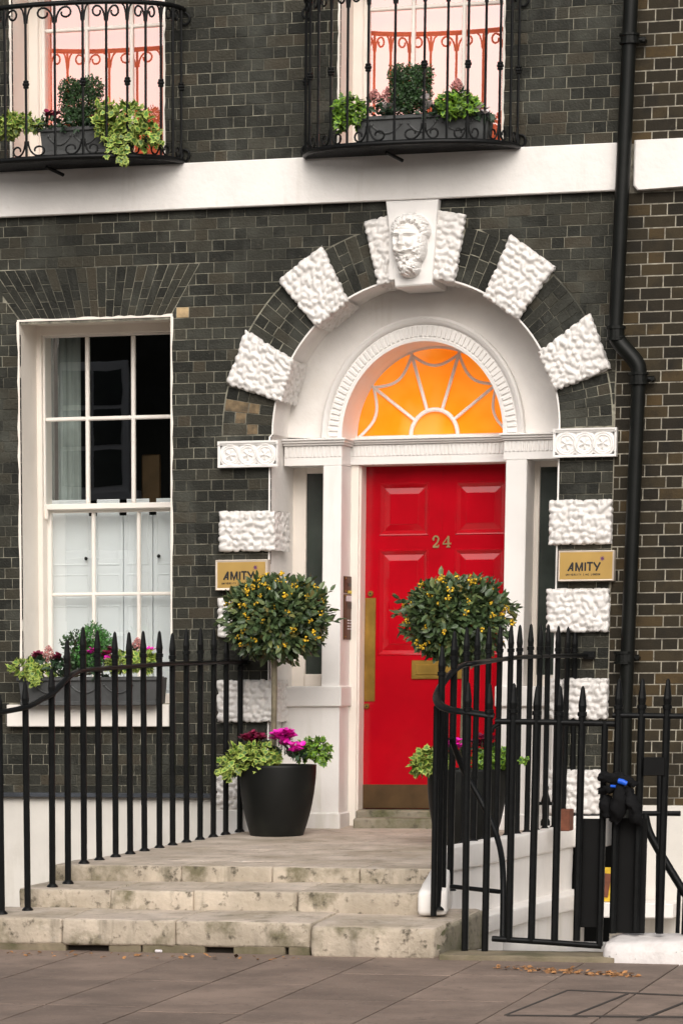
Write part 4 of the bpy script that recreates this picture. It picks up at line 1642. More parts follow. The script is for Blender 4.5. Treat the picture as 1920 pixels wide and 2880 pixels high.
# sloping front end of the wall
xa, xb = at(1182, 2520, -3.9).x, at(1290, 2520, -3.75).x
xc = at(1226, 2440, -3.35).x
P = [(xa, -4.0, .165), (xa, -4.0, .31), (xa + .04, -3.33, .165), (xc, -3.33, .50), (xb - .03, -3.95, .165), (xb - .03, -3.95, .32), (fx(-3.33) - .004, -3.33, .165), (fx(-3.33) - .004, -3.33, .55)]
rough_stone(P, 93, M['stucco'], 'wall_end', fw, .006, 7, .03)
# stone ledge and basement wall below
P = []
for side in (-.05, .10):
    for Y in (-3.45, .0):
        P += [(fx(Y) + side, Y, -.02), (fx(Y) + side, Y, .09 if side > 0 else .105)]
rough_stone(P, 94, M['stucco'], 'ledge', fw, .004, 7, .010)
t = MB()
P = []
for side in (-.1, .07):
    for Y in (-3.6, .0):
        P += [(fx(Y) + side, Y, -2.05), (fx(Y) + side, Y, -.022)]
t.hexa(P); t.build('basement_wall', M['dado'], fw)

# threshold stone under the gate, white plinth under the right railing
pa, pb = on_plane(1228, 2702, PAVE[0], PAVE[1]), on_plane(1690, 2722, PAVE[0], PAVE[1])
th = rough_stone(stone_hexa(pa.x, pb.x + .03, -4.52, -4.22, -.16, -.16, -.030, -.020), 95, M['kerb'], 'threshold_stone', None, .005, 7, .01)
th['label'] = 'mossy stone threshold below the black area gate'; th['category'] = 'threshold'
mb = MB()
xa = at(1418, 2660, -4.05).x
mb.box(xa, at(1800, 2660, -4.05).x, -4.1, -4.0, -.5, at(1550, 2648, -4.05).z, .005)
_o = mb.build('area_retaining_wall', M['dado']); _o['label'] = 'white painted strip of wall seen under the area gate'; _o['category'] = 'wall'
xa = at(1689, 2680, -4.5).x
zt = at(1780, 2634, -4.45).z
o = rough_stone(stone_hexa(xa, xa + 1.6, -4.52, -4.1, -.18, -.18, zt - .02, zt), 96, M['plinth'], 'white_plinth', None, .016, 7, .075)
o['label'] = 'rounded white painted plinth under the railings by the drainpipe'; o['category'] = 'plinth'
t = MB(); t.box(xa - .01, xa + 1.6, -4.55, -4.1, -.2, at(1780, 2716, -4.55).z, .01)
t.build('plinth_foot', M['kerb'], o)

# ================================================================== RAILINGS
def spear(x, Y, z0, z1, r, parent, foot=True, neck=.165, top_r=.5, lean=0.0):
    """upright with a collared spike; z1 is the tip"""
    t = MB()
    rr = random.Random(int((x * 131 + Y * 77) * 100))
    zn = z1 - neck
    jx, jy = rr.uniform(-.004, .004), rr.uniform(-.004, .004)
    zs = [z0, z0 + .02, z0 + (zn - z0) * .5, zn - .012, zn - .010, zn + .012, zn + .014, zn + .05, z1 - .035, z1 - .012, z1]
    rs = [r * 1.0, r, r, r, r * 1.28, r * 1.28, r * .95, r * 1.12, r * .66, r * .5, r * .12]
    pts = [(x + jx * (z - z0) / (z1 - z0) * 2, Y + jy * (z - z0) / (z1 - z0), z) for z in zs]
    t.tube(pts, rs, 8, smooth=False)
    if foot:
        t.tube([(x, Y, z0 - .004), (x, Y, z0 + .008), (x, Y, z0 + .022)], [r * 1.9, r * 1.7, r], 8)
    return t.build('bar', M['iron'], parent)


# left fence, climbing the steps
LA, LB = (-1.596, -3.2), (-1.377, -.1)
fl = thing('railing', 'black spear topped railing climbing the steps in front of the window', 'railing', (-1.59, -3.2, .4))
base_px = [(5, 2566, 1948), (78, 2560, 1913), (148, 2492, 1880), (192, 2482, 1799), (237, 2415, 1762), (280, 2410, 1772), (326, 2400, 1776), (367, 2393, 1777),
           (407, 2386, 1774), (449, 2378, 1774), (486, 2371, 1780), (525, 2363, 1768), (563, 2355, 1766), (600, 2347, 1767), (635, 2340, 1790), (674, 2330, 1815)]
rail_pts = []
for i, (px, pb_, pt_) in enumerate(base_px):
    q = on_wall_line(px, 2400, LA[0], LA[1], LB[0], LB[1])
    if i < 4:                                    # the flight: the rail keeps to the line but lower
        q.y = (-4.22, -4.03, -3.74, -3.52)[i]
        q.x = at(px, 2450, q.y).x
    x, Y = q.x, q.y
    zt = at(px, pt_, Y).z
    spear(x, Y, ground_z(Y), zt, .0205, fl, neck=.165 if i > 0 else .12)
    rail_pts.append((px, x, Y))
xs_r = {px: (x, Y) for px, x, Y in rail_pts}
path = []
for px, py in ((5, 2003), (78, 1988), (120, 1966), (148, 1950), (192, 1906)):
    bx, bY = min(((abs(px - k), v) for k, v in xs_r.items()))[1]
    Y = np.interp(px, [5, 78, 148, 192, 237], [xs_r[k][1] for k in (5, 78, 148, 192, 237)])
    path.append(at(px, py, float(Y)))
for px, py in ((220, 1889), (260, 1883), (326, 1878), (449, 1869), (563, 1865), (674, 1863)):
    q = on_wall_line(px, py, LA[0], LA[1], LB[0], LB[1])
    path.append(q)
q = on_wall_line(742, 1863, LA[0], LA[1], LB[0], LB[1]); path.append(Vector((q.x, -.0, q.z)))
q0 = at(-60, 2016, -4.4)


def smooth_path(pts, n=6):
    pts = [Vector(p) for p in pts]
    out = []
    P = [pts[0]] + pts + [pts[-1]]
    for i in range(1, len(P) - 2):
        for k in range(n):
            t = k / n
            a, b, c, d = P[i - 1], P[i], P[i + 1], P[i + 2]
            out.append(.5 * ((2 * b) + (c - a) * t + (2 * a - 5 * b + 4 * c - d) * t * t + (3 * b - a - 3 * c + d) * t ** 3))
    out.append(P[-2])
    return out


t = MB(); t.tube(smooth_path([q0] + path), .021, 8, flat=(1.3, .8)); t.build('top_rail', M['iron'], fl)

# right fence on the flank wall, its rail curling down to the gate
fr = thing('railing', 'black railing on the white flank wall curling round towards the gate', 'railing', (.95, -2.5, .5))
tops = [(1312, 1764), (1341, 1763), (1373, 1760), (1405, 1758), (1436, 1758), (1464, 1757), (1492, 1754), (1518, 1755), (1543, 1755), (1569, 1760), (1595, 1762), (1620, 1763)]
FXA, FXB = (.80, -3.3), (1.005, 0.0)
last = None
for px, py in tops:
    q = on_wall_line(px, py, FXA[0], FXA[1], FXB[0], FXB[1])
    if q.y < -3.36 or q.y > .0:
        q = at(px, py, max(-3.36, min(-.02, q.y)))
    spear(q.x, q.y, .545, q.z, .0195, fr)
for px, py, yy, zb in ((1243, 1817, -3.95, .20), (1276, 1774, -3.62, .30)):
    q = at(px, py, yy)
    spear(q.x, yy, zb, q.z, .0215, fr)
for px, py, yy in ((1224, 2200, -4.02), (1250, 2200, -3.9)):
    q = at(px, py, yy); q1 = at(px, 1985, yy)
    t = MB(); t.tube([(q.x, yy, .165), (q.x, yy, q1.z)], .019, 8, smooth=False); t.build('bar', M['iron'], fr)
for px, py in ((1319, 1917), (1376, 1922)):
    yy = -4.30
    q = at(px, py, yy)
    spear(q.x, yy, -.055, q.z, .0215, fr)
path = []
for px, py in ((1655, 1843), (1560, 1845), (1470, 1848), (1405, 1855)):
    path.append(on_wall_line(px, py, FXA[0], FXA[1], FXB[0], FXB[1]))
path[0] = at(1652, 1843, -.01)
for px, py, yy in ((1345, 1864, -3.3), (1300, 1872, -3.5), (1268, 1893, -3.68), (1242, 1925, -3.85), (1228, 1958, -4.0), (1236, 1982, -4.15), (1268, 1997, -4.26), (1320, 2004, -4.30), (1388, 2014, -4.30)):
    path.append(at(px, py, yy))
t = MB(); t.tube(smooth_path(path, 5), .021, 8, flat=(1.3, .75)); t.build('top_rail', M['iron'], fr)
# bowed stay and short tie at the end of the fence
sp = [at(px, py, yy) for px, py, yy in ((1268, 2075, -3.9), (1300, 2160, -3.8), (1350, 2250, -3.8), (1388, 2330, -3.85), (1408, 2400, -3.95), (1414, 2480, -4.1), (1413, 2640, -4.2))]
t = MB(); t.tube(smooth_path(sp, 5), .019, 8); t.build('stay', M['iron'], fr)
t = MB(); t.tube([at(1267, 2493, -3.95), at(1404, 2508, -4.1)], .014, 6); t.build('tie', M['iron'], fr)
q = at(1652, 1843, -.02)
t = MB(); t.tube([(q.x - .03, -.02, q.z), (q.x + .05, -.02, q.z)], .03, 8, smooth=False); t.build('wall_socket', M['iron'], fr)
# second thin bars of the back fence seen between the front ones
# gate
YGT = -4.30
gate = thing('area_gate', 'black iron area gate hinged beside the bottom step, black sheet fixed to its bars', 'gate', (1.7, YGT, 0))
for px, py in ((1444, 1921), (1508, 1926), (1574, 1928), (1637, 1929)):
    q = at(px, py, YGT)
    spear(q.x, YGT, at(px - 12, 2646, YGT).z, q.z, .0225, gate, foot=False)
q = at(1700, 2040, YGT)
t = MB(); t.tube([(q.x + .0, YGT, at(1685, 2660, YGT).z), (q.x, YGT, at(1700, 2028, YGT).z)], .02, 8, smooth=False); t.build('bar', M['iron'], gate)
t = MB(); t.tube([at(1392, 2029, YGT), at(1540, 2031, YGT), at(1728, 2036, YGT)], .0185, 8); t.build('top_rail', M['iron'], gate)
t = MB(); t.tube([at(1383, 2640, YGT), at(1540, 2650, YGT), at(1690, 2661, YGT)], .0185, 8); t.build('bottom_rail', M['iron'], gate)
t = MB(); t.tube(smooth_path([at(1404, 2036, YGT), at(1386, 2046, YGT), at(1382, 2060, YGT)], 4), .014, 6); t.build('latch', M['iron'], gate)
for px0, px1, py0, py1 in ((1636, 1696, 2302, 2609),):
    a, b = at(px0, py0, YGT + .04), at(px1, py1, YGT + .04)
    t = MB(); t.box(a.x, b.x, YGT + .03, YGT + .04, b.z, a.z, .003); t.build('sheet_panel', M['iron_soft'], gate)

# railing right of the gate
rg = thing('railing', 'black railing standing on the rounded white plinth', 'railing', (2.3, YGT, .1))
for px, py, pb_ in ((1740, 1909, 2625), (1805, 1908, 2622), (1874, 1908, 2626), (1946, 1909, 2628), (2018, 1909, 2630)):
    q = at(px, py, YGT)
    spear(q.x, YGT, at(px - 14, pb_, YGT).z, q.z, .0225, rg, foot=False)
t = MB(); t.tube([at(1722, 2012, YGT), at(1880, 2014, YGT), at(2080, 2016, YGT)], .0175, 8); t.build('top_rail', M['iron'], rg)
a, b = at(1733, 2300, YGT + .05), at(1812, 2625, YGT + .05)
t = MB(); t.box(a.x, b.x, YGT + .035, YGT + .045, b.z, a.z, .003); t.build('sheet_panel', M['iron_soft'], rg)
a, b = at(1808, 2130, YGT - .03), at(1868, 2182, YGT - .03)
t = MB(); t.box(a.x, b.x, YGT - .035, YGT + .03, b.z, a.z, .004); t.build('lock_box', M['iron_soft'], rg)

# handrail of the basement stair behind
YH = -3.2
hr = thing('stair_handrail', 'black handrail of the area stair behind the right railing', 'handrail', (2.2, YH, .3))
t = MB(); t.tube([at(1790, 2288, YH), at(1912, 2288, YH)], .016, 6); t.build('rail', M['iron'], hr)
t = MB(); t.tube(smooth_path([at(1812, 2290, YH), at(1822, 2335, YH), at(1850, 2390, YH), at(1904, 2480, YH), at(1950, 2555, YH)], 5), .026, 8, flat=(1, 1)); t.build('rail', M['iron'], hr)
for px, y0, y1 in ((1852, 2180, 2640), (1909, 2480, 2640)):
    a, b = at(px, y0, YH), at(px - 6, y1, YH)
    t = MB(); t.tube([a, b], .014, 6, smooth=False); t.build('baluster', M['iron'], hr)

# dark garment slung over the gate post, with a blue strap
YC = -4.36
cl = thing('dark_cloth_bundle', 'bundle of dark cloth with a blue strap slung over the railing', 'cloth bundle', at(1740, 2250, YC))
def rag(pts, r, seed, name='fold', m='cloth'):
    t = MB()
    pts = smooth_path([at(px, py, YC + dy) for px, py, dy in pts], 6)
    n = len(pts)
    rr = []
    for i in range(n):
        f = i / (n - 1)
        rr.append(r * (0.55 + .6 * math.sin(math.pi * min(1, max(0, f * .9 + .08))) + .22 * mnoise.noise(Vector((f * 6, seed, 0)))))
    t.tube(pts, [a * .66 for a in rr], 18)
    for k, v in enumerate(t.v):
        q = Vector(v)
        d = mnoise.noise(q * 16 + Vector((seed, 0, 0))) * .016 + abs(mnoise.noise(q * 34 + Vector((0, seed, 0)))) * .022 - .008
        t.v[k] = (q.x + d, q.y + d, q.z + d * .6)
    t.build(name, M[m], cl)
rag([(1683, 2182, 0), (1715, 2188, -.02), (1755, 2192, -.03), (1790, 2205, 0)], .040, 1)
rag([(1686, 2222, 0), (1715, 2218, -.02), (1745, 2206, -.03)], .036, 2)
rag([(1730, 2180, .02), (1742, 2186, -.02), (1752, 2196, -.03)], .04, 3)
rag([(1745, 2205, -.02), (1742, 2240, -.04), (1736, 2290, -.02), (1728, 2310, 0)], .062, 4)
rag([(1762, 2215, 0), (1775, 2255, -.03), (1788, 2290, -.03), (1800, 2318, 0)], .048, 5)
rag([(1700, 2235, .01), (1704, 2270, 0), (1710, 2300, 0)], .05, 6)
t = MB(); t.tube([at(1738, 2196, YC - .07), at(1750, 2199, YC - .075), at(1761, 2204, YC - .07)], [.016, .017, .014], 8, flat=(1, 1)); t.build('strap', M['blue'], cl)
t = MB(); t.tube([at(1716, 2211, YC - .06), at(1730, 2212, YC - .065)], .008, 6); t.build('strap', M['blue'], cl)

# small things by the flank wall
fi = thing('boot_scraper', 'dark iron boot scraper post beside the rough white blocks', 'boot scraper', at(1532, 2330, -.5))
a = at(1532, 2322, -.5); b = at(1533, 2211, -.5)
hh = b.z - a.z
t = MB()
t.lathe([(.0, a.z), (.034, a.z), (.034, a.z + .03), (.024, a.z + .05), (.027, a.z + hh * .55), (.036, a.z + hh * .6), (.030, a.z + hh * .68), (.016, a.z + hh * .86), (.020, a.z + hh * .95), (.018, a.z + hh), (.0, a.z + hh)], a.x, -.5, 12)
t.build('post', M['iron'], fi)
t = MB(); t.tube([(a.x - .05, -.5, a.z + hh * .56), (a.x + .05, -.5, a.z + hh * .56)], .012, 6); t.build('scraper_bar', M['iron'], fi)
a, b = at(1572, 2318, -.9), at(1607, 2276, -.9)
t = MB(); t.box(a.x, b.x, -.98, -.82, .553, b.z, .006)
o = t.build('rusty_box', M['rust']); o['label'] = 'rusty brown box standing on the flank wall coping'; o['category'] = 'box'
a, b = at(1668, 2535, -.35), at(1728, 2440, -.35)
yb = thing('yellow_board', 'yellow notice board with a brown patch glimpsed between the black sheets', 'board', (a.x, -.35, a.z))
t = MB(); t.box(a.x, b.x, -.36, -.33, a.z, b.z, .004); t.build('board', M['board'], yb)
t = MB(); t.prism([(a.x + (b.x - a.x) * u, a.z + (b.z - a.z) * v) for u, v in ((.25, .15), (.70, .12), (.86, .82), (.25, .84))], -.364, -.36); t.build('patch', M['rust'], yb)
t = MB(); t.box(at(1650, 2560, -.3).x, at(1900, 2560, -.3).x, -.45, -.05, at(1720, 2580, -.4).z, a.z - .003, .008)
o = t.build('stone_shelf', M['stucco']); o['label'] = 'white stone shelf under the yellow board'; o['category'] = 'shelf'

# ================================================================== BALCONIES
def balcony(xl, xr, bulge, zfl, zrail, nbar, label, ph):
    b = thing('balcony', label, 'balcony', ((xl + xr) / 2, -.3, zfl), 'bowed iron balconies of the upper windows')
    cx, hw = (xl + xr) / 2, (xr - xl) / 2
    def pt(f, k=1.0):
        """f 0..1 along the bow"""
        th = math.pi * (1 - f)
        x = cx + hw * math.copysign(abs(math.cos(th)) ** .86, math.cos(th)) * k
        return (x, -.02 - bulge * math.sin(th) ** .9 * k)
    NA = 40
    rim = [pt(i / NA) for i in range(NA + 1)]
    t = MB()
    ns = 11
    for k in range(ns):
        ya_, yb_ = -.01 - bulge * k / ns, -.01 - bulge * (k + .45) / ns
        xs_ = [p for p in rim if p[1] <= yb_]
        if len(xs_) < 2: continue
        t.box(xs_[0][0], xs_[-1][0], yb_, ya_, zfl - .018, zfl)
    for k in range(0):
        xb_ = xl + (xr - xl) * (k + 1) / 4
        t.box(xb_ - .012, xb_ + .012, float(np.interp(xb_, [p[0] for p in rim], [p[1] for p in rim])) + .03, 0, zfl - .034, zfl - .0185)
    t.build('slatted_floor', M['iron'], b, kind='stuff')
    t = MB(); t.tube([(x, y, zfl - .004) for x, y in rim], .019, 6); t.build('bottom_rail', M['iron'], b)
    t = MB(); t.tube([(x, y, zrail) for x, y in rim], .017, 6)
    t.build('top_rail', M['iron'], b)
    # end scrolls where the rails meet the wall
    for xe, sgn in ((xr, 1), (xl, -1)):
        for zz, vs in ((zrail - .02, -1), (zfl + .0, 1)):
            pts = []
            for k in range(15):
                a = k / 14 * 5.2
                r_ = .05 * (1 - k / 20)
                pts.append((xe + sgn * (.0 + r_ * math.sin(a)), -.02, zz + vs * (.05 - r_ * math.cos(a))))
            t = MB(); t.tube(pts, .0085, 6); t.build('scroll', M['iron'], b)
    fs_ = [(i + ph) / nbar for i in range(nbar)]
    zk = zfl + (zrail - zfl) * .485
    nxt = None
    for i, f in enumerate(fs_):
        if not .005 < f < .995: continue
        x, y = pt(f)
        t = MB()
        t.tube([(x, y, zfl), (x, y, zrail)], .0095, 6, smooth=False)
        if i % 2 == 0:
            for th in range(5):
                a = th * 2 * math.pi / 5
                t.ball((x + .014 * math.cos(a), y + .014 * math.sin(a), zk), .013, 6)
                t.ball((x + .011 * math.cos(a + .6), y + .011 * math.sin(a + .6), zk + .018), .011, 6)
                t.ball((x + .011 * math.cos(a + .6), y + .011 * math.sin(a + .6), zk - .018), .011, 6)
        t.build('baluster', M['iron'], b)
        # flared feet and C-scrolls in the bays either side
        x2, y2 = pt(min(.999, f + 1 / nbar)); x0, y0 = pt(max(.001, f - 1 / nbar))
        for (xa, ya) in ((x2, y2), (x0, y0)):
            d = Vector((xa - x, ya - y, 0))
            if i % 2 == 0:
                pts = []
                for k in range(17):
                    g = k / 16
                    if g < .4:
                        h = g / .4
                        u, v = .06 + .36 * (1 - math.cos(h * 1.57)), .115 - .10 * math.sin(h * 1.57)
                    else:
                        a = (g - .4) / .6 * 5.0
                        r_ = 1 - (g - .4) / .6 * .45
                        u, v = .42 + .24 * r_ * math.sin(a), .052 - .037 * r_ * math.cos(a)
                    pts.append((x + d.x * u, y + d.y * u, zfl + v))
                t = MB(); t.tube(pts, .007, 5); t.build('scroll', M['iron'], b)
            else:
                pts = []
                for k in range(17):
                    g = k / 16
                    if g < .4:
                        h = g / .4
                        u, v = .06 + .36 * (1 - math.cos(h * 1.57)), .125 - .10 * math.sin(h * 1.57)
                    else:
                        a = (g - .4) / .6 * 5.0
                        r_ = 1 - (g - .4) / .6 * .45
                        u, v = .42 + .26 * r_ * math.sin(a), .062 - .040 * r_ * math.cos(a)
                    pts.append((x + d.x * u * .9, y + d.y * u * .9, zrail - v))
                t = MB(); t.tube(pts, .0075, 5); t.build('scroll', M['iron'], b)
            if i % 2 == 0:
                # trumpet flare up into the top rail
                pts = [(x + d.x * u, y + d.y * u, zrail - v) for u, v in ((.04, .12), (.07, .07), (.14, .03), (.26, .008))]
                t = MB(); t.tube(pts, .007, 5); t.build('scroll', M['iron'], b)
    # stay under the floor
    x, y = pt(.45, .55)
    t = MB(); t.tube([(x - .04, y, zfl - .03), (x + .05, y + .12, zfl - .075)], .013, 6); t.build('bracket', M['iron'], b)
    return pt


ZF1 = at(300, 437, -.5).z
ZR1 = at(330, 2, -.5).z
balcony(-3.44, -1.825, .52, ZF1, ZR1, 15, 'bowed black iron balcony with a hanging ivy tail', .55)
ZF2 = at(1150, 400, -.5).z
balcony(-.925, .585, .52, ZF2, ZF2 + (ZR1 - ZF1), 15, 'bowed black iron balcony above the arch', .45)

# ================================================================== PLANTERS AND PLANTS
def leaf_geo(kind):
    """(verts, faces, material slots); x runs along the leaf, z is its face"""
    if kind == 'lance':
        L = [(0, 0, 0), (.3, .20, .03), (.62, .19, .03), (1, 0, -.06), (.62, -.19, .03), (.3, -.20, .03), (.34, 0, -.02), (.66, 0, -.02)]
        return L, [(0, 6, 1), (1, 6, 7, 2), (2, 7, 3), (0, 5, 6), (5, 4, 7, 6), (4, 3, 7)], [0] * 6
    if kind == 'small':
        return [(0, 0, 0), (.5, .28, .05), (1, 0, 0), (.5, -.28, .05)], [(0, 3, 2), (0, 2, 1)], [0, 0]
    if kind == 'ivy':
        out = [(-.05, 0), (.02, .34), (.20, .50), (.34, .30), (.66, .34), (.72, .16), (1.02, 0), (.72, -.16), (.66, -.34), (.34, -.30), (.20, -.50), (.02, -.34)]
        vs = [(x, y, .06 * (abs(y) * 2) ** 2 - .05 * x) for x, y in out]
        inn = [(.30 + (x - .30) * .60, y * .60, .035) for x, y in out]
        n = len(out)
        vs += inn + [(.34, 0, .02)]
        fs, ms = [], []
        for i in range(n):
            j = (i + 1) % n
            fs.append((i, j, n + j, n + i)); ms.append(1)
            fs.append((n + i, n + j, 2 * n)); ms.append(0)
        return vs, fs, ms
    if kind == 'petal':
        return [(0, 0, 0), (.35, .26, .10), (.8, .30, .02), (1, 0, -.08), (.8, -.30, .02), (.35, -.26, .10), (.5, 0, .0)], [(0, 6, 1), (1, 6, 2), (2, 6, 3), (3, 6, 4), (4, 6, 5), (5, 6, 0)], [0] * 6


GEO = {k: leaf_geo(k) for k in ('lance', 'small', 'ivy', 'petal')}


def frame(d, up):
    d = d.normalized()
    s = up.cross(d)
    if s.length < 1e-4: s = Vector((1, 0, 0)).cross(d)
    s.normalize(); u = d.cross(s)
    return Matrix((d, s, u)).transposed()


def put(mb, kind, pos, d, up, size, mi0=0, wide=1.0):
    vs, fs, ms = GEO[kind]
    Rm = frame(Vector(d), Vector(up))
    P = [pos + Rm @ Vector((x * size, y * size * wide, z * size)) for x, y, z in vs]
    o = len(mb.v)
    mb.v.extend([tuple(p) for p in P])
    for f, m in zip(fs, ms):
        mb.f.append(tuple(i + o for i in f)); mb.m.append(mi0 + m); mb.smooth.append(False)


def rvec(r):
    while True:
        v = Vector((r.uniform(-1, 1), r.uniform(-1, 1), r.uniform(-1, 1)))
        if .05 < v.length <= 1: return v


LEAFMESH = {}
def leafmesh(kind, key, mats, wide=1.0):
    if key not in LEAFMESH:
        t = MB(); put(t, kind, Vector((0, 0, 0)), (1, 0, 0), (0, 0, 1), 1.0, wide=wide)
        LEAFMESH[key] = t.mesh(key, mats)
    return LEAFMESH[key]


def leafy(parent, blobs, kind, mats, n, size, seed, n_parts=0, up_bias=.35, wide=1.0, droop=.15, inner=.45, stems=None, name='foliage', jitter=.9, ow=1.0):
    """blobs: (centre, (rx,ry,rz), weight). The leaves nearest the viewer become single parts."""
    r = random.Random(seed)
    tot = sum(b[2] for b in blobs)
    items = []
    for c, rad, wgt in blobs:
        for _ in range(int(n * wgt / tot)):
            v = rvec(r).normalized()
            k = r.uniform(inner, 1.0) ** .6 * r.uniform(.9, 1.06)
            lump = 1 + .16 * mnoise.noise(Vector((v.x * 2.3 + seed, v.y * 2.3, v.z * 2.3)))
            p = Vector(c) + Vector((v.x * rad[0], v.y * rad[1], v.z * rad[2])) * k * lump
            d = (v * ow + rvec(r) * jitter + Vector((0, 0, up_bias - droop))).normalized()
            up = (v * .8 + rvec(r) * .6 + Vector((0, -.2, .5)))
            items.append((p, d, up, size * r.uniform(.7, 1.2), k))
    items.sort(key=lambda i: (i[0].y - .3 * i[4]))
    t = MB()
    me = leafmesh(kind, kind + '_' + '_'.join(m.name for m in mats), mats, wide) if n_parts else None
    for i, (p, d, up, s_, k) in enumerate(items):
        if i < n_parts:
            place(me, 'leaf', parent, p, frame(d, up), s_)
        else:
            put(t, kind, p, d, up, s_, wide=wide)
    if t.f:
        t.build(name, mats, parent, kind='stuff')
    return items


def place_fix(parent):
    pass


def plant(name, label, cat, pos, group=None):
    return thing(name, label, cat, pos, group)


IVY_A = [M['ivy_in'], M['ivy_out']]
IVY_B = [M['ivy_in2'], M['ivy_lime']]


def ivy(label, boxes, Y, n, size, seed, mats=IVY_A, dep=.10, tails=(), parts=60, group='ivy plants'):
    """boxes: picture ellipses (cx,cy,rx,ry) at depth Y"""
    c0 = at(boxes[0][0], boxes[0][1] + boxes[0][3], Y)
    o = plant('ivy_plant', label, 'ivy', c0, group)
    k = 1 / ppm(Y)
    bl = []
    for cx, cy, rx, ry in boxes:
        c = at(cx, cy, Y)
        bl.append((c, (rx * k, dep, ry * k), rx * ry))
    size *= .86
    leafy(o, bl, 'ivy', mats, int(n * 1.8), size, seed, parts, .1, jitter=1.0, inner=.3, ow=.7)
    r = random.Random(seed + 5)
    t = MB(); tw = MB()
    for pts in tails:
        P = smooth_path([at(a, b, Y - dep * .9) for a, b in pts], 5)
        tw.tube(P, .003, 4)
        for p in P[1:]:
            for _ in range(2):
                put(t, 'ivy', p + rvec(r) * .02, (r.uniform(-1, 1), r.uniform(-.6, .1), r.uniform(-.9, .3)), (r.uniform(-.4, .4), -1, .5), size * r.uniform(.7, 1.05))
    if t.f:
        t.build('trailing_stem', mats, o, kind='stuff'); tw.build('stem', M['twig'], o)
    return o


def cyclamen(label, cx, cy, rx, ry, Y, m, seed, n=9, leaves=True, size=.045, group='cyclamens'):
    k = 1 / ppm(Y)
    c = at(cx, cy, Y)
    o = plant('cyclamen', label, 'flowers', at(cx, cy + ry, Y), group)
    r = random.Random(seed)
    for i in range(n):
        f = MB()
        v = rvec(r)
        p = c + Vector((v.x * rx * k, v.y * .06 - .02, v.z * ry * k))
        tilt = Vector((r.uniform(-.5, .5), r.uniform(-.7, .1), 1)).normalized()
        for q in range(5):
            a = q * 2 * math.pi / 5 + r.uniform(-.2, .2)
            side = Vector((math.cos(a), math.sin(a), 0))
            d = tilt * r.uniform(.3, 1.0) + side * .8
            put(f, 'petal', p, d, -side + Vector((0, 0, .3)), size * r.uniform(.8, 1.15), wide=1.15)
        f.build('flower', m, o)
        s_ = MB(); s_.tube([p, p - Vector((0, 0, .06))], .0022, 4); s_.build('stem', M['dark_leaf'], o)
    if leaves:
        leafy(o, [(c - Vector((0, -.02, ry * k * 1.0)), (rx * k * 1.15, .07, ry * k * .55), 1)], 'ivy', [M['dark_leaf'], M['dark_leaf']], 26, .045, seed + 1, 0, .3)
    return o


def heather(label, cx, cy, rx, ry, Y, seed, group='pink skimmias'):
    k = 1 / ppm(Y)
    c = at(cx, cy, Y)
    o = plant('skimmia', label, 'flowers', at(cx, cy + ry, Y), group)
    r = random.Random(seed)
    t = MB()
    for i in range(190):
        v = rvec(r)
        zz = v.z
        wv = (1 - .55 * max(0, zz))
        p = c + Vector((v.x * rx * k * wv, v.y * rx * k * wv, zz * ry * k))
        t.ball(p, r.uniform(.0045, .0075), 5)
    t.build('flower_head', M['heather'], o)
    leafy(o, [(c - Vector((0, 0, ry * k * 1.1)), (rx * k * 1.1, .05, ry * k * .4), 1)], 'lance', [M['dark_leaf']], 20, .06, seed + 2)
    return o


def shrub(label, blobs, Y, n, size, seed, mats, name='box_shrub', dep=.14, kind='small', parts=0):
    k = 1 / ppm(Y)
    o = plant(name, label, 'shrub', at(blobs[0][0], blobs[0][1] + blobs[0][3], Y))
    bl = []
    for cx, cy, rx, ry in blobs:
        bl.append((at(cx, cy, Y), (rx * k, dep, ry * k), rx * ry))
    t = MB()
    c = at(blobs[0][0], blobs[0][1], Y)
    for cx, cy, rx, ry in blobs:
        t.tube([at(blobs[0][0], blobs[0][1] + blobs[0][3], Y), at(cx, cy, Y)], .008, 5)
    t.build('stem', M['twig'], o)
    leafy(o, bl, kind, mats, n, size, seed, parts, .3, jitter=1.0, inner=.4, ow=.35)
    return o


def trough(label, px0, px1, py0, py1, Y, dep, swags, parent_lbl='planter boxes'):
    a, b = at(px0, (py0 + py1) / 2, Y), at(px1, (py0 + py1) / 2, Y)
    z1, z0 = at((px0 + px1) / 2, py0, Y).z, at((px0 + px1) / 2, py1, Y).z
    o = thing('window_box', label, 'planter', ((a.x + b.x) / 2, Y + dep / 2, z0), parent_lbl)
    W = b.x - a.x
    t = MB()
    tp = .018
    P = [(a.x + tp, Y + tp, z0), (a.x, Y, z1), (a.x + tp, Y + dep, z0), (a.x, Y + dep, z1), (b.x - tp, Y + tp, z0), (b.x, Y, z1), (b.x - tp, Y + dep, z0), (b.x, Y + dep, z1)]
    t.hexa(P, .005)
    t.box(a.x - .012, b.x + .012, Y - .014, Y, z1 - .022, z1 + .004, .004)
    t.box(a.x + tp - .006, b.x - tp + .006, Y + tp - .012, Y + tp + .02, z0, z0 + .03, .004)
    for u0, u1 in swags:
        pts = [(a.x + W * (u0 + (u1 - u0) * f / 10), Y + .006, z1 - .055 - .055 * (1 - (2 * f / 10 - 1) ** 2)) for f in range(11)]
        t.tube(pts, .007, 5)
        for u in (u0, u1):
            t.ball((a.x + W * u, Y + .004, z1 - .052), .012, 6)
    t.build('trough', M['lead'], o)
    t = MB(); t.box(a.x + .02, b.x - .02, Y + .02, Y + dep - .02, z1 - .02, z1 + .006); t.build('soil', M['soil'], o)
    return o


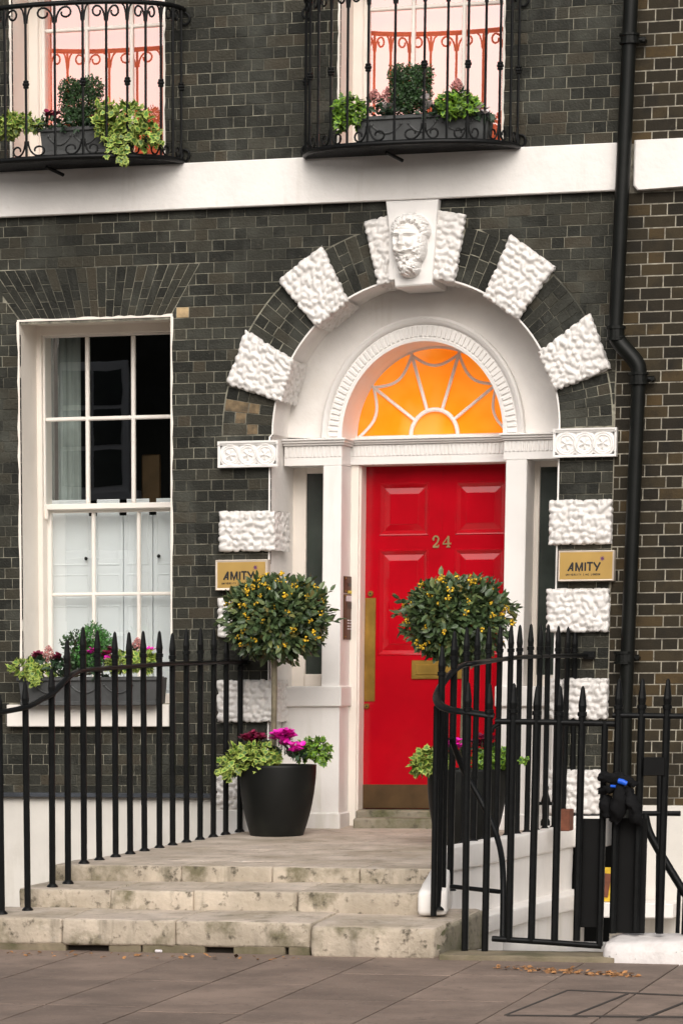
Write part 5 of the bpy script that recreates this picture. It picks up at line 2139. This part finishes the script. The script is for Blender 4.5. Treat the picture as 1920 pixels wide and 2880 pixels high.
# ---- ground floor window box (standing on the sill)
YW = -.20
trough('grey window box on the white sill of the ground floor window', 52, 443, 1906, 1984, YW, .26, ((.12, .32), (.38, .58), (.62, .82)))
YW2 = YW + .11
ivy('variegated ivy spilling from the end of the lower window box', [(75, 1882, 55, 26), (118, 1893, 40, 22)], YW + .02, 130, .058, 1, parts=70, tails=[[(95, 1895), (97, 1912), (93, 1925)]])
cyclamen('wine red cyclamen beside the ivy of the lower window box', 105, 1846, 13, 10, YW2, M['wine'], 2, 4)
heather('pale pink skimmia between dark red cyclamens', 137, 1838, 18, 26, YW2, 3)
cyclamen('dark red cyclamen beside the pink skimmia and the box bush', 168, 1852, 15, 10, YW2, M['wine'], 4, 5)
shrub('bright green box bush in the middle of the lower window box', [(262, 1795, 42, 42), (295, 1810, 24, 34), (240, 1845, 45, 42), (262, 1850, 40, 40)], YW2 + .02, 5200, .022, 5, [M['box_bright']])
shrub('dark slender sprigs beside the bright box bush', [(205, 1830, 24, 50), (213, 1800, 12, 28), (185, 1806, 14, 10), (215, 1865, 30, 26)], YW2 - .02, 420, .036, 6, [M['conifer']], name='sprig_shrub')
cyclamen('magenta cyclamen at the foot of the box bush', 267, 1842, 14, 15, YW2 - .05, M['magenta'], 7, 5)
cyclamen('two tone cyclamen of wine and magenta beside the ivy', 312, 1842, 26, 14, YW2 - .02, M['wine'], 8, 8)
cyclamen('small magenta cyclamen in front of the wine red one', 308, 1850, 10, 9, YW2 - .07, M['magenta'], 9, 3, leaves=False)
ivy('variegated ivy on the door side of the lower window box', [(345, 1862, 36, 30), (398, 1862, 42, 30), (330, 1872, 34, 18)], YW + .03, 190, .056, 10, parts=80)
heather('pale pink skimmia rising from the ivy near the window edge', 388, 1812, 17, 20, YW2, 11)
cyclamen('magenta cyclamen at the window edge above the ivy', 427, 1836, 11, 10, YW2, M['magenta'], 12, 3)
shrub('loose dark foliage filling the lower window box', [(180, 1885, 60, 22), (290, 1888, 60, 18), (140, 1880, 40, 18)], YW + .08, 260, .05, 13, [M['dark_leaf']], name='foliage_plant', kind='lance')

# ---- first floor, left balcony
YB1 = -.36
trough('grey window box on the balcony of the window with hanging ivy', 112, 360, 357, 432, YB1, .2, ((.1, .35), (.4, .65), (.7, .92)))
shrub('dark conical shrub on the balcony of the window with hanging ivy', [(225, 290, 62, 64), (200, 255, 34, 36), (262, 250, 30, 34), (225, 330, 66, 30)], YB1 + .08, 5200, .023, 14, [M['conifer']])
ivy('large variegated ivy hanging through the balcony bars', [(350, 335, 82, 46), (300, 312, 34, 28), (400, 385, 60, 34), (330, 375, 50, 30), (285, 350, 30, 24)], YB1 - .02, 330, .060, 15, IVY_A, .13, tails=[[(330, 380), (336, 420), (338, 452)], [(300, 385), (306, 405)], [(430, 380), (455, 392)], [(350, 395), (345, 430), (350, 448)], [(318, 390), (300, 440)]], parts=130)
ivy('variegated ivy at the far end of the balcony planter', [(40, 345, 52, 26), (20, 368, 30, 24), (92, 350, 24, 18)], YB1 - .02, 150, .056, 16, IVY_A, .10, parts=60)
cyclamen('wine red cyclamen beside the dark conical shrub', 145, 328, 30, 16, YB1 + .06, M['wine'], 17, 8)
cyclamen('wine red cyclamen half hidden by the hanging ivy', 262, 334, 16, 10, YB1 + .02, M['wine'], 18, 4)
shrub('loose dark foliage along the balcony planter', [(130, 352, 50, 20), (210, 355, 60, 16)], YB1 + .05, 150, .05, 19, [M['dark_leaf']], name='foliage_plant', kind='lance')

# ---- first floor, balcony over the arch
YB2 = -.36
trough('grey window box on the balcony over the arch', 1000, 1372, 322, 408, YB2, .2, ((.12, .34), (.4, .6), (.66, .88)))
shrub('clipped dark box cube on the balcony over the arch', [(1155, 230, 58, 46), (1120, 215, 30, 34), (1190, 212, 30, 32), (1150, 285, 52, 38), (1128, 260, 34, 50), (1182, 255, 34, 50)], YB2 + .08, 7000, .022, 20, [M['conifer']])
ivy('lime green ivy at the near end of the arch balcony', [(985, 310, 46, 42), (960, 335, 26, 30)], YB2 - .02, 190, .052, 21, IVY_B, .11, parts=80)
heather('pink skimmia beside the lime green ivy', 1052, 270, 20, 20, YB2 + .05, 22)
heather('second pink skimmia touching the clipped box cube', 1088, 268, 18, 24, YB2 + .05, 23)
cyclamen('white and pink cyclamen below the skimmias', 1092, 305, 16, 8, YB2 + .02, M['petal_white'], 24, 4)
cyclamen('white cyclamen beside the clipped box cube', 1205, 296, 22, 16, YB2 + .0, M['petal_white'], 25, 7)
ivy('lime green ivy on the drainpipe side of the arch balcony', [(1280, 290, 58, 30), (1262, 315, 32, 16), (1320, 300, 28, 22)], YB2 - .02, 210, .052, 26, IVY_B, .11, parts=80)
heather('pink skimmia above the ivy on the arch balcony', 1284, 240, 18, 20, YB2 + .05, 27)
cyclamen('white cyclamen at the drainpipe end of the arch balcony', 1362, 312, 18, 18, YB2 + .02, M['petal_white'], 28, 6)
shrub('loose dark foliage along the arch balcony planter', [(1090, 315, 60, 14), (1230, 318, 60, 14)], YB2 + .05, 150, .045, 29, [M['dark_leaf']], name='foliage_plant', kind='lance')

# ================================================================== POTS WITH STANDARD SHRUBS
def pot_and_tree(pbx, pby, half_base, half_top, py_rim, crown, trunk_px, label_pot, label_tree, seed, lean):
    base = on_plane(pbx, pby, *LAND)
    Y = base.y
    k = 1 / ppm(Y)
    zb = LAND[0] + LAND[1] * Y
    zr = at(pbx, py_rim, Y).z
    po = thing('plant_pot', label_pot, 'plant pot', (base.x, Y, zb), 'tall black plant pots')
    rb, rt_ = half_base * k, half_top * k
    h = zr - zb
    t = MB()
    pr = []
    for f in (0, .02, .15, .3, .45, .6, .75, .88, .97, 1.0):
        r_ = rb + (rt_ - rb) * (1 - (1 - f) ** 2.1)
        pr.append((r_, zb + h * f))
    t.lathe([(rb * .94, zb - .004)] + pr + [(rt_ * .985, zr + .004), (rt_ * .95, zr), (rt_ * .93, zr - .05)], base.x, Y, 48, lean=(lean, 0))
    t.build('pot', M['pot'], po)
    t = MB(); t.lathe([(0, zr - .03), (rt_ * .94, zr - .035)], base.x + lean * h, Y, 32); t.build('soil', M['soil'], po)
    cx, cy, rx, ry = crown
    c = at(cx, cy, Y)
    tr = thing('standard_shrub', label_tree, 'shrub', (base.x, Y, zr - .03), 'clipped shrubs flanking the door')
    tx = at(trunk_px, 1950, Y).x
    t = MB()
    t.tube(smooth_path([(tx - .002, Y, zr - .06), (tx, Y, zr + .2), (tx + .004, Y, (zr + c.z) / 2), (tx + .002, Y, c.z - ry * k * .6), (c.x, Y, c.z)], 5), .021, 10)
    r = random.Random(seed)
    t.build('trunk', M['trunk'], tr)
    t = MB()
    for i in range(34):
        v = rvec(r).normalized()
        e = c + Vector((v.x * rx * k, v.y * rx * k * .85, v.z * ry * k)) * .82
        m_ = (c + e) / 2 + rvec(r) * .04
        t.tube([(c.x, Y, c.z - ry * k * .5), m_, e], [.008, .005, .002], 4)
    t.build('branch', M['twig'], tr)
    R1, R2 = rx * k, ry * k
    bl = [(c, (R1 * .94, R1 * .85, R2 * .95), 11)]
    for i in range(9):
        v = rvec(r).normalized()
        bl.append((c + Vector((v.x * R1, v.y * R1 * .8, v.z * R2)) * .55, (R1 * .46, R1 * .42, R2 * .46), .9))
    items = leafy(tr, bl, 'lance', [M['leaf']], 4800, .066, seed + 1, 290, .15, jitter=.8, inner=.35, droop=.2, wide=1.15, ow=.75)
    # sprigs that break the outline
    t = MB()
    for i in range(16):
        v = rvec(r).normalized()
        v.z = v.z * .6 + .1
        p = c + Vector((v.x * R1, v.y * R1 * .8, v.z * R2)) * .98
        e = p + (v + Vector((0, 0, .35))).normalized() * r.uniform(.04, .09)
        t.tube([p, e], .0022, 4)
        for q in range(5):
            put(t, 'lance', p.lerp(e, .3 + q * .17), (v + rvec(r) * .9), rvec(r) + Vector((0, 0, .6)), .07 * r.uniform(.7, 1.1))
    t.build('sprig', M['leaf'], tr, kind='stuff')
    # berry clusters on the side towards the street
    for i in range(60):
        v = rvec(r).normalized()
        if v.y > .25: v.y = -v.y
        if v.z < -.7: v.z = -v.z
        p = c + Vector((v.x * R1, v.y * R1 * .82, v.z * R2)) * r.uniform(.86, 1.0)
        t = MB()
        nb_ = r.randint(3, 11)
        for q in range(nb_):
            t.ball(p + rvec(r) * .022 + v * .01, r.uniform(.0052, .0090), 6)
        t.build('berry_cluster', M['berry'], tr)
    return Y, k


Yp, kp = pot_and_tree(778, 2349, 79, 114, 2152, (780, 1738, 160, 126), 770, 'tall black plant pot standing in the open on the landing', 'round clipped shrub with yellow berries in front of the white pier', 101, .015)
ivy('variegated ivy trailing over the rim of the open pot', [(712, 2128, 80, 38), (668, 2136, 46, 36), (740, 2142, 54, 28), (648, 2156, 24, 26)], Yp - .16, 300, .060, 102, IVY_A, .12, tails=[[(648, 2150), (634, 2166), (616, 2168)], [(650, 2165), (640, 2190)]], parts=120)
ivy('lime ivy on the door side of the open pot', [(893, 2110, 42, 34), (868, 2104, 32, 26), (848, 2118, 26, 20)], Yp - .05, 150, .052, 103, IVY_B, .11, parts=70, tails=[[(905, 2130), (915, 2150)]])
cyclamen('bright magenta cyclamen in the open pot', 803, 2078, 30, 26, Yp - .14, M['magenta'], 104, 20, size=.062)
cyclamen('drooping magenta cyclamen flowers below the bright one', 834, 2102, 16, 20, Yp - .18, M['magenta'], 114, 7, size=.054)
cyclamen('wine red cyclamen behind the ivy of the open pot', 716, 2080, 40, 15, Yp - .06, M['wine'], 105, 22, size=.052)
Yq, kq_ = pot_and_tree(1308, 2376, 82, 118, 2163, (1284, 1740, 165, 128), 1303, 'tall black plant pot standing behind the curved railing', 'round clipped shrub with yellow berries in front of the red door', 201, .015)
ivy('variegated ivy on the pot behind the curved railing', [(1205, 2138, 46, 34), (1180, 2155, 26, 22), (1240, 2150, 34, 22)], Yq - .14, 200, .058, 202, IVY_A, .12, parts=80)
ivy('lime ivy on the pier side of the pot behind the railing', [(1370, 2135, 52, 30), (1415, 2135, 30, 26)], Yq - .08, 190, .054, 203, IVY_B, .12, parts=70, tails=[[(1430, 2130), (1455, 2132), (1476, 2136)]])
cyclamen('magenta cyclamen in the pot behind the railing', 1275, 2095, 32, 18, Yq - .10, M['magenta'], 204, 9, size=.052)
cyclamen('wine red cyclamen in the pot behind the railing', 1358, 2090, 44, 18, Yq - .04, M['wine'], 205, 12, size=.05)

# weeds and litter
def weed(px, py, Yg, seed, label, h=.10):
    r = random.Random(seed)
    p = on_plane(px, py, *LAND)
    o = thing('weed', label, 'weed', p)
    t = MB()
    for i in range(22):
        a = Vector((r.uniform(-.06, .06), r.uniform(-.04, .04), 0)) + p
        e = a + Vector((r.uniform(-.09, .09), r.uniform(-.05, .05), r.uniform(.3, 1.2) * h))
        t.tube([a, (a + e) / 2 + Vector((0, 0, .02)), e], [.003, .002, .0008], 4)
    t.build('blade', M['grass'], o)


weed(655, 2322, 0, 31, 'dry weed tuft at the foot of the rough white blocks by the pot', .13)
r = random.Random(9)
t = MB()
for i in range(330):
    px = r.choice([r.uniform(1390, 1560), r.uniform(1540, 1680), r.uniform(1690, 1800), r.uniform(20, 900)])
    base_y = np.interp(px, [0, 870, 1220, 1690, 1900], [2680, 2698, 2712, 2738, 2748])
    p = on_plane(px, float(base_y) + r.uniform(-1, 9), *PAVE)
    put(t, 'lance', p + Vector((0, 0, r.uniform(.004, .016))), (r.uniform(-1, 1), r.uniform(-1, 1), r.uniform(-.2, .3)), (r.uniform(-.4, .4), r.uniform(-.8, 0), 1), r.choice([.012, .018, .03, .042]), wide=1.5)
o = t.build('fallen_leaves', M['dead_leaf'], kind='stuff')
for (px, py, Yl, lbl) in ((447, 2679, None, 'white scrap of litter at the foot of the steps'),):
    p = on_plane(px, py, *PAVE)
    t = MB(); t.box(p.x - .024, p.x + .024, p.y - .012, p.y + .012, p.z, p.z + .018, .006)
    o = t.build('litter_scrap', M['litter']); o['label'] = lbl; o['category'] = 'litter'

# ================================================================== TERRACE ACROSS THE STREET (seen in the window panes)
op = thing('terrace_opposite', 'dark brick terrace with white sash windows mirrored in the ground floor panes', 'house', (-12, -44, 0))
t = MB()
t.box(-40, 20, -48, -44, -.3, 11.5)
t.build('wall', M['brick'], op)
for fl_ in range(3):
    for k in range(-12, 6):
        x = k * 2.9 + .9
        z = 1.6 + fl_ * 3.6
        t = MB(); t.box(x - .75, x + .75, -44.02, -43.9, z - .1, z + 2.4, .02); t.box(x - .95, x + .95, -44.02, -43.8, z - .25, z - .1)
        f_ = t.build('window', M['white'], op)
        t = MB()
        for i in range(2):
            for j in range(3):
                t.box(x - .62 + i * .64, x - .04 + i * .64, -43.92, -43.88, z + .05 + j * .76, z + .72 + j * .76)
        t.build('pane', M['green_panel'], f_)
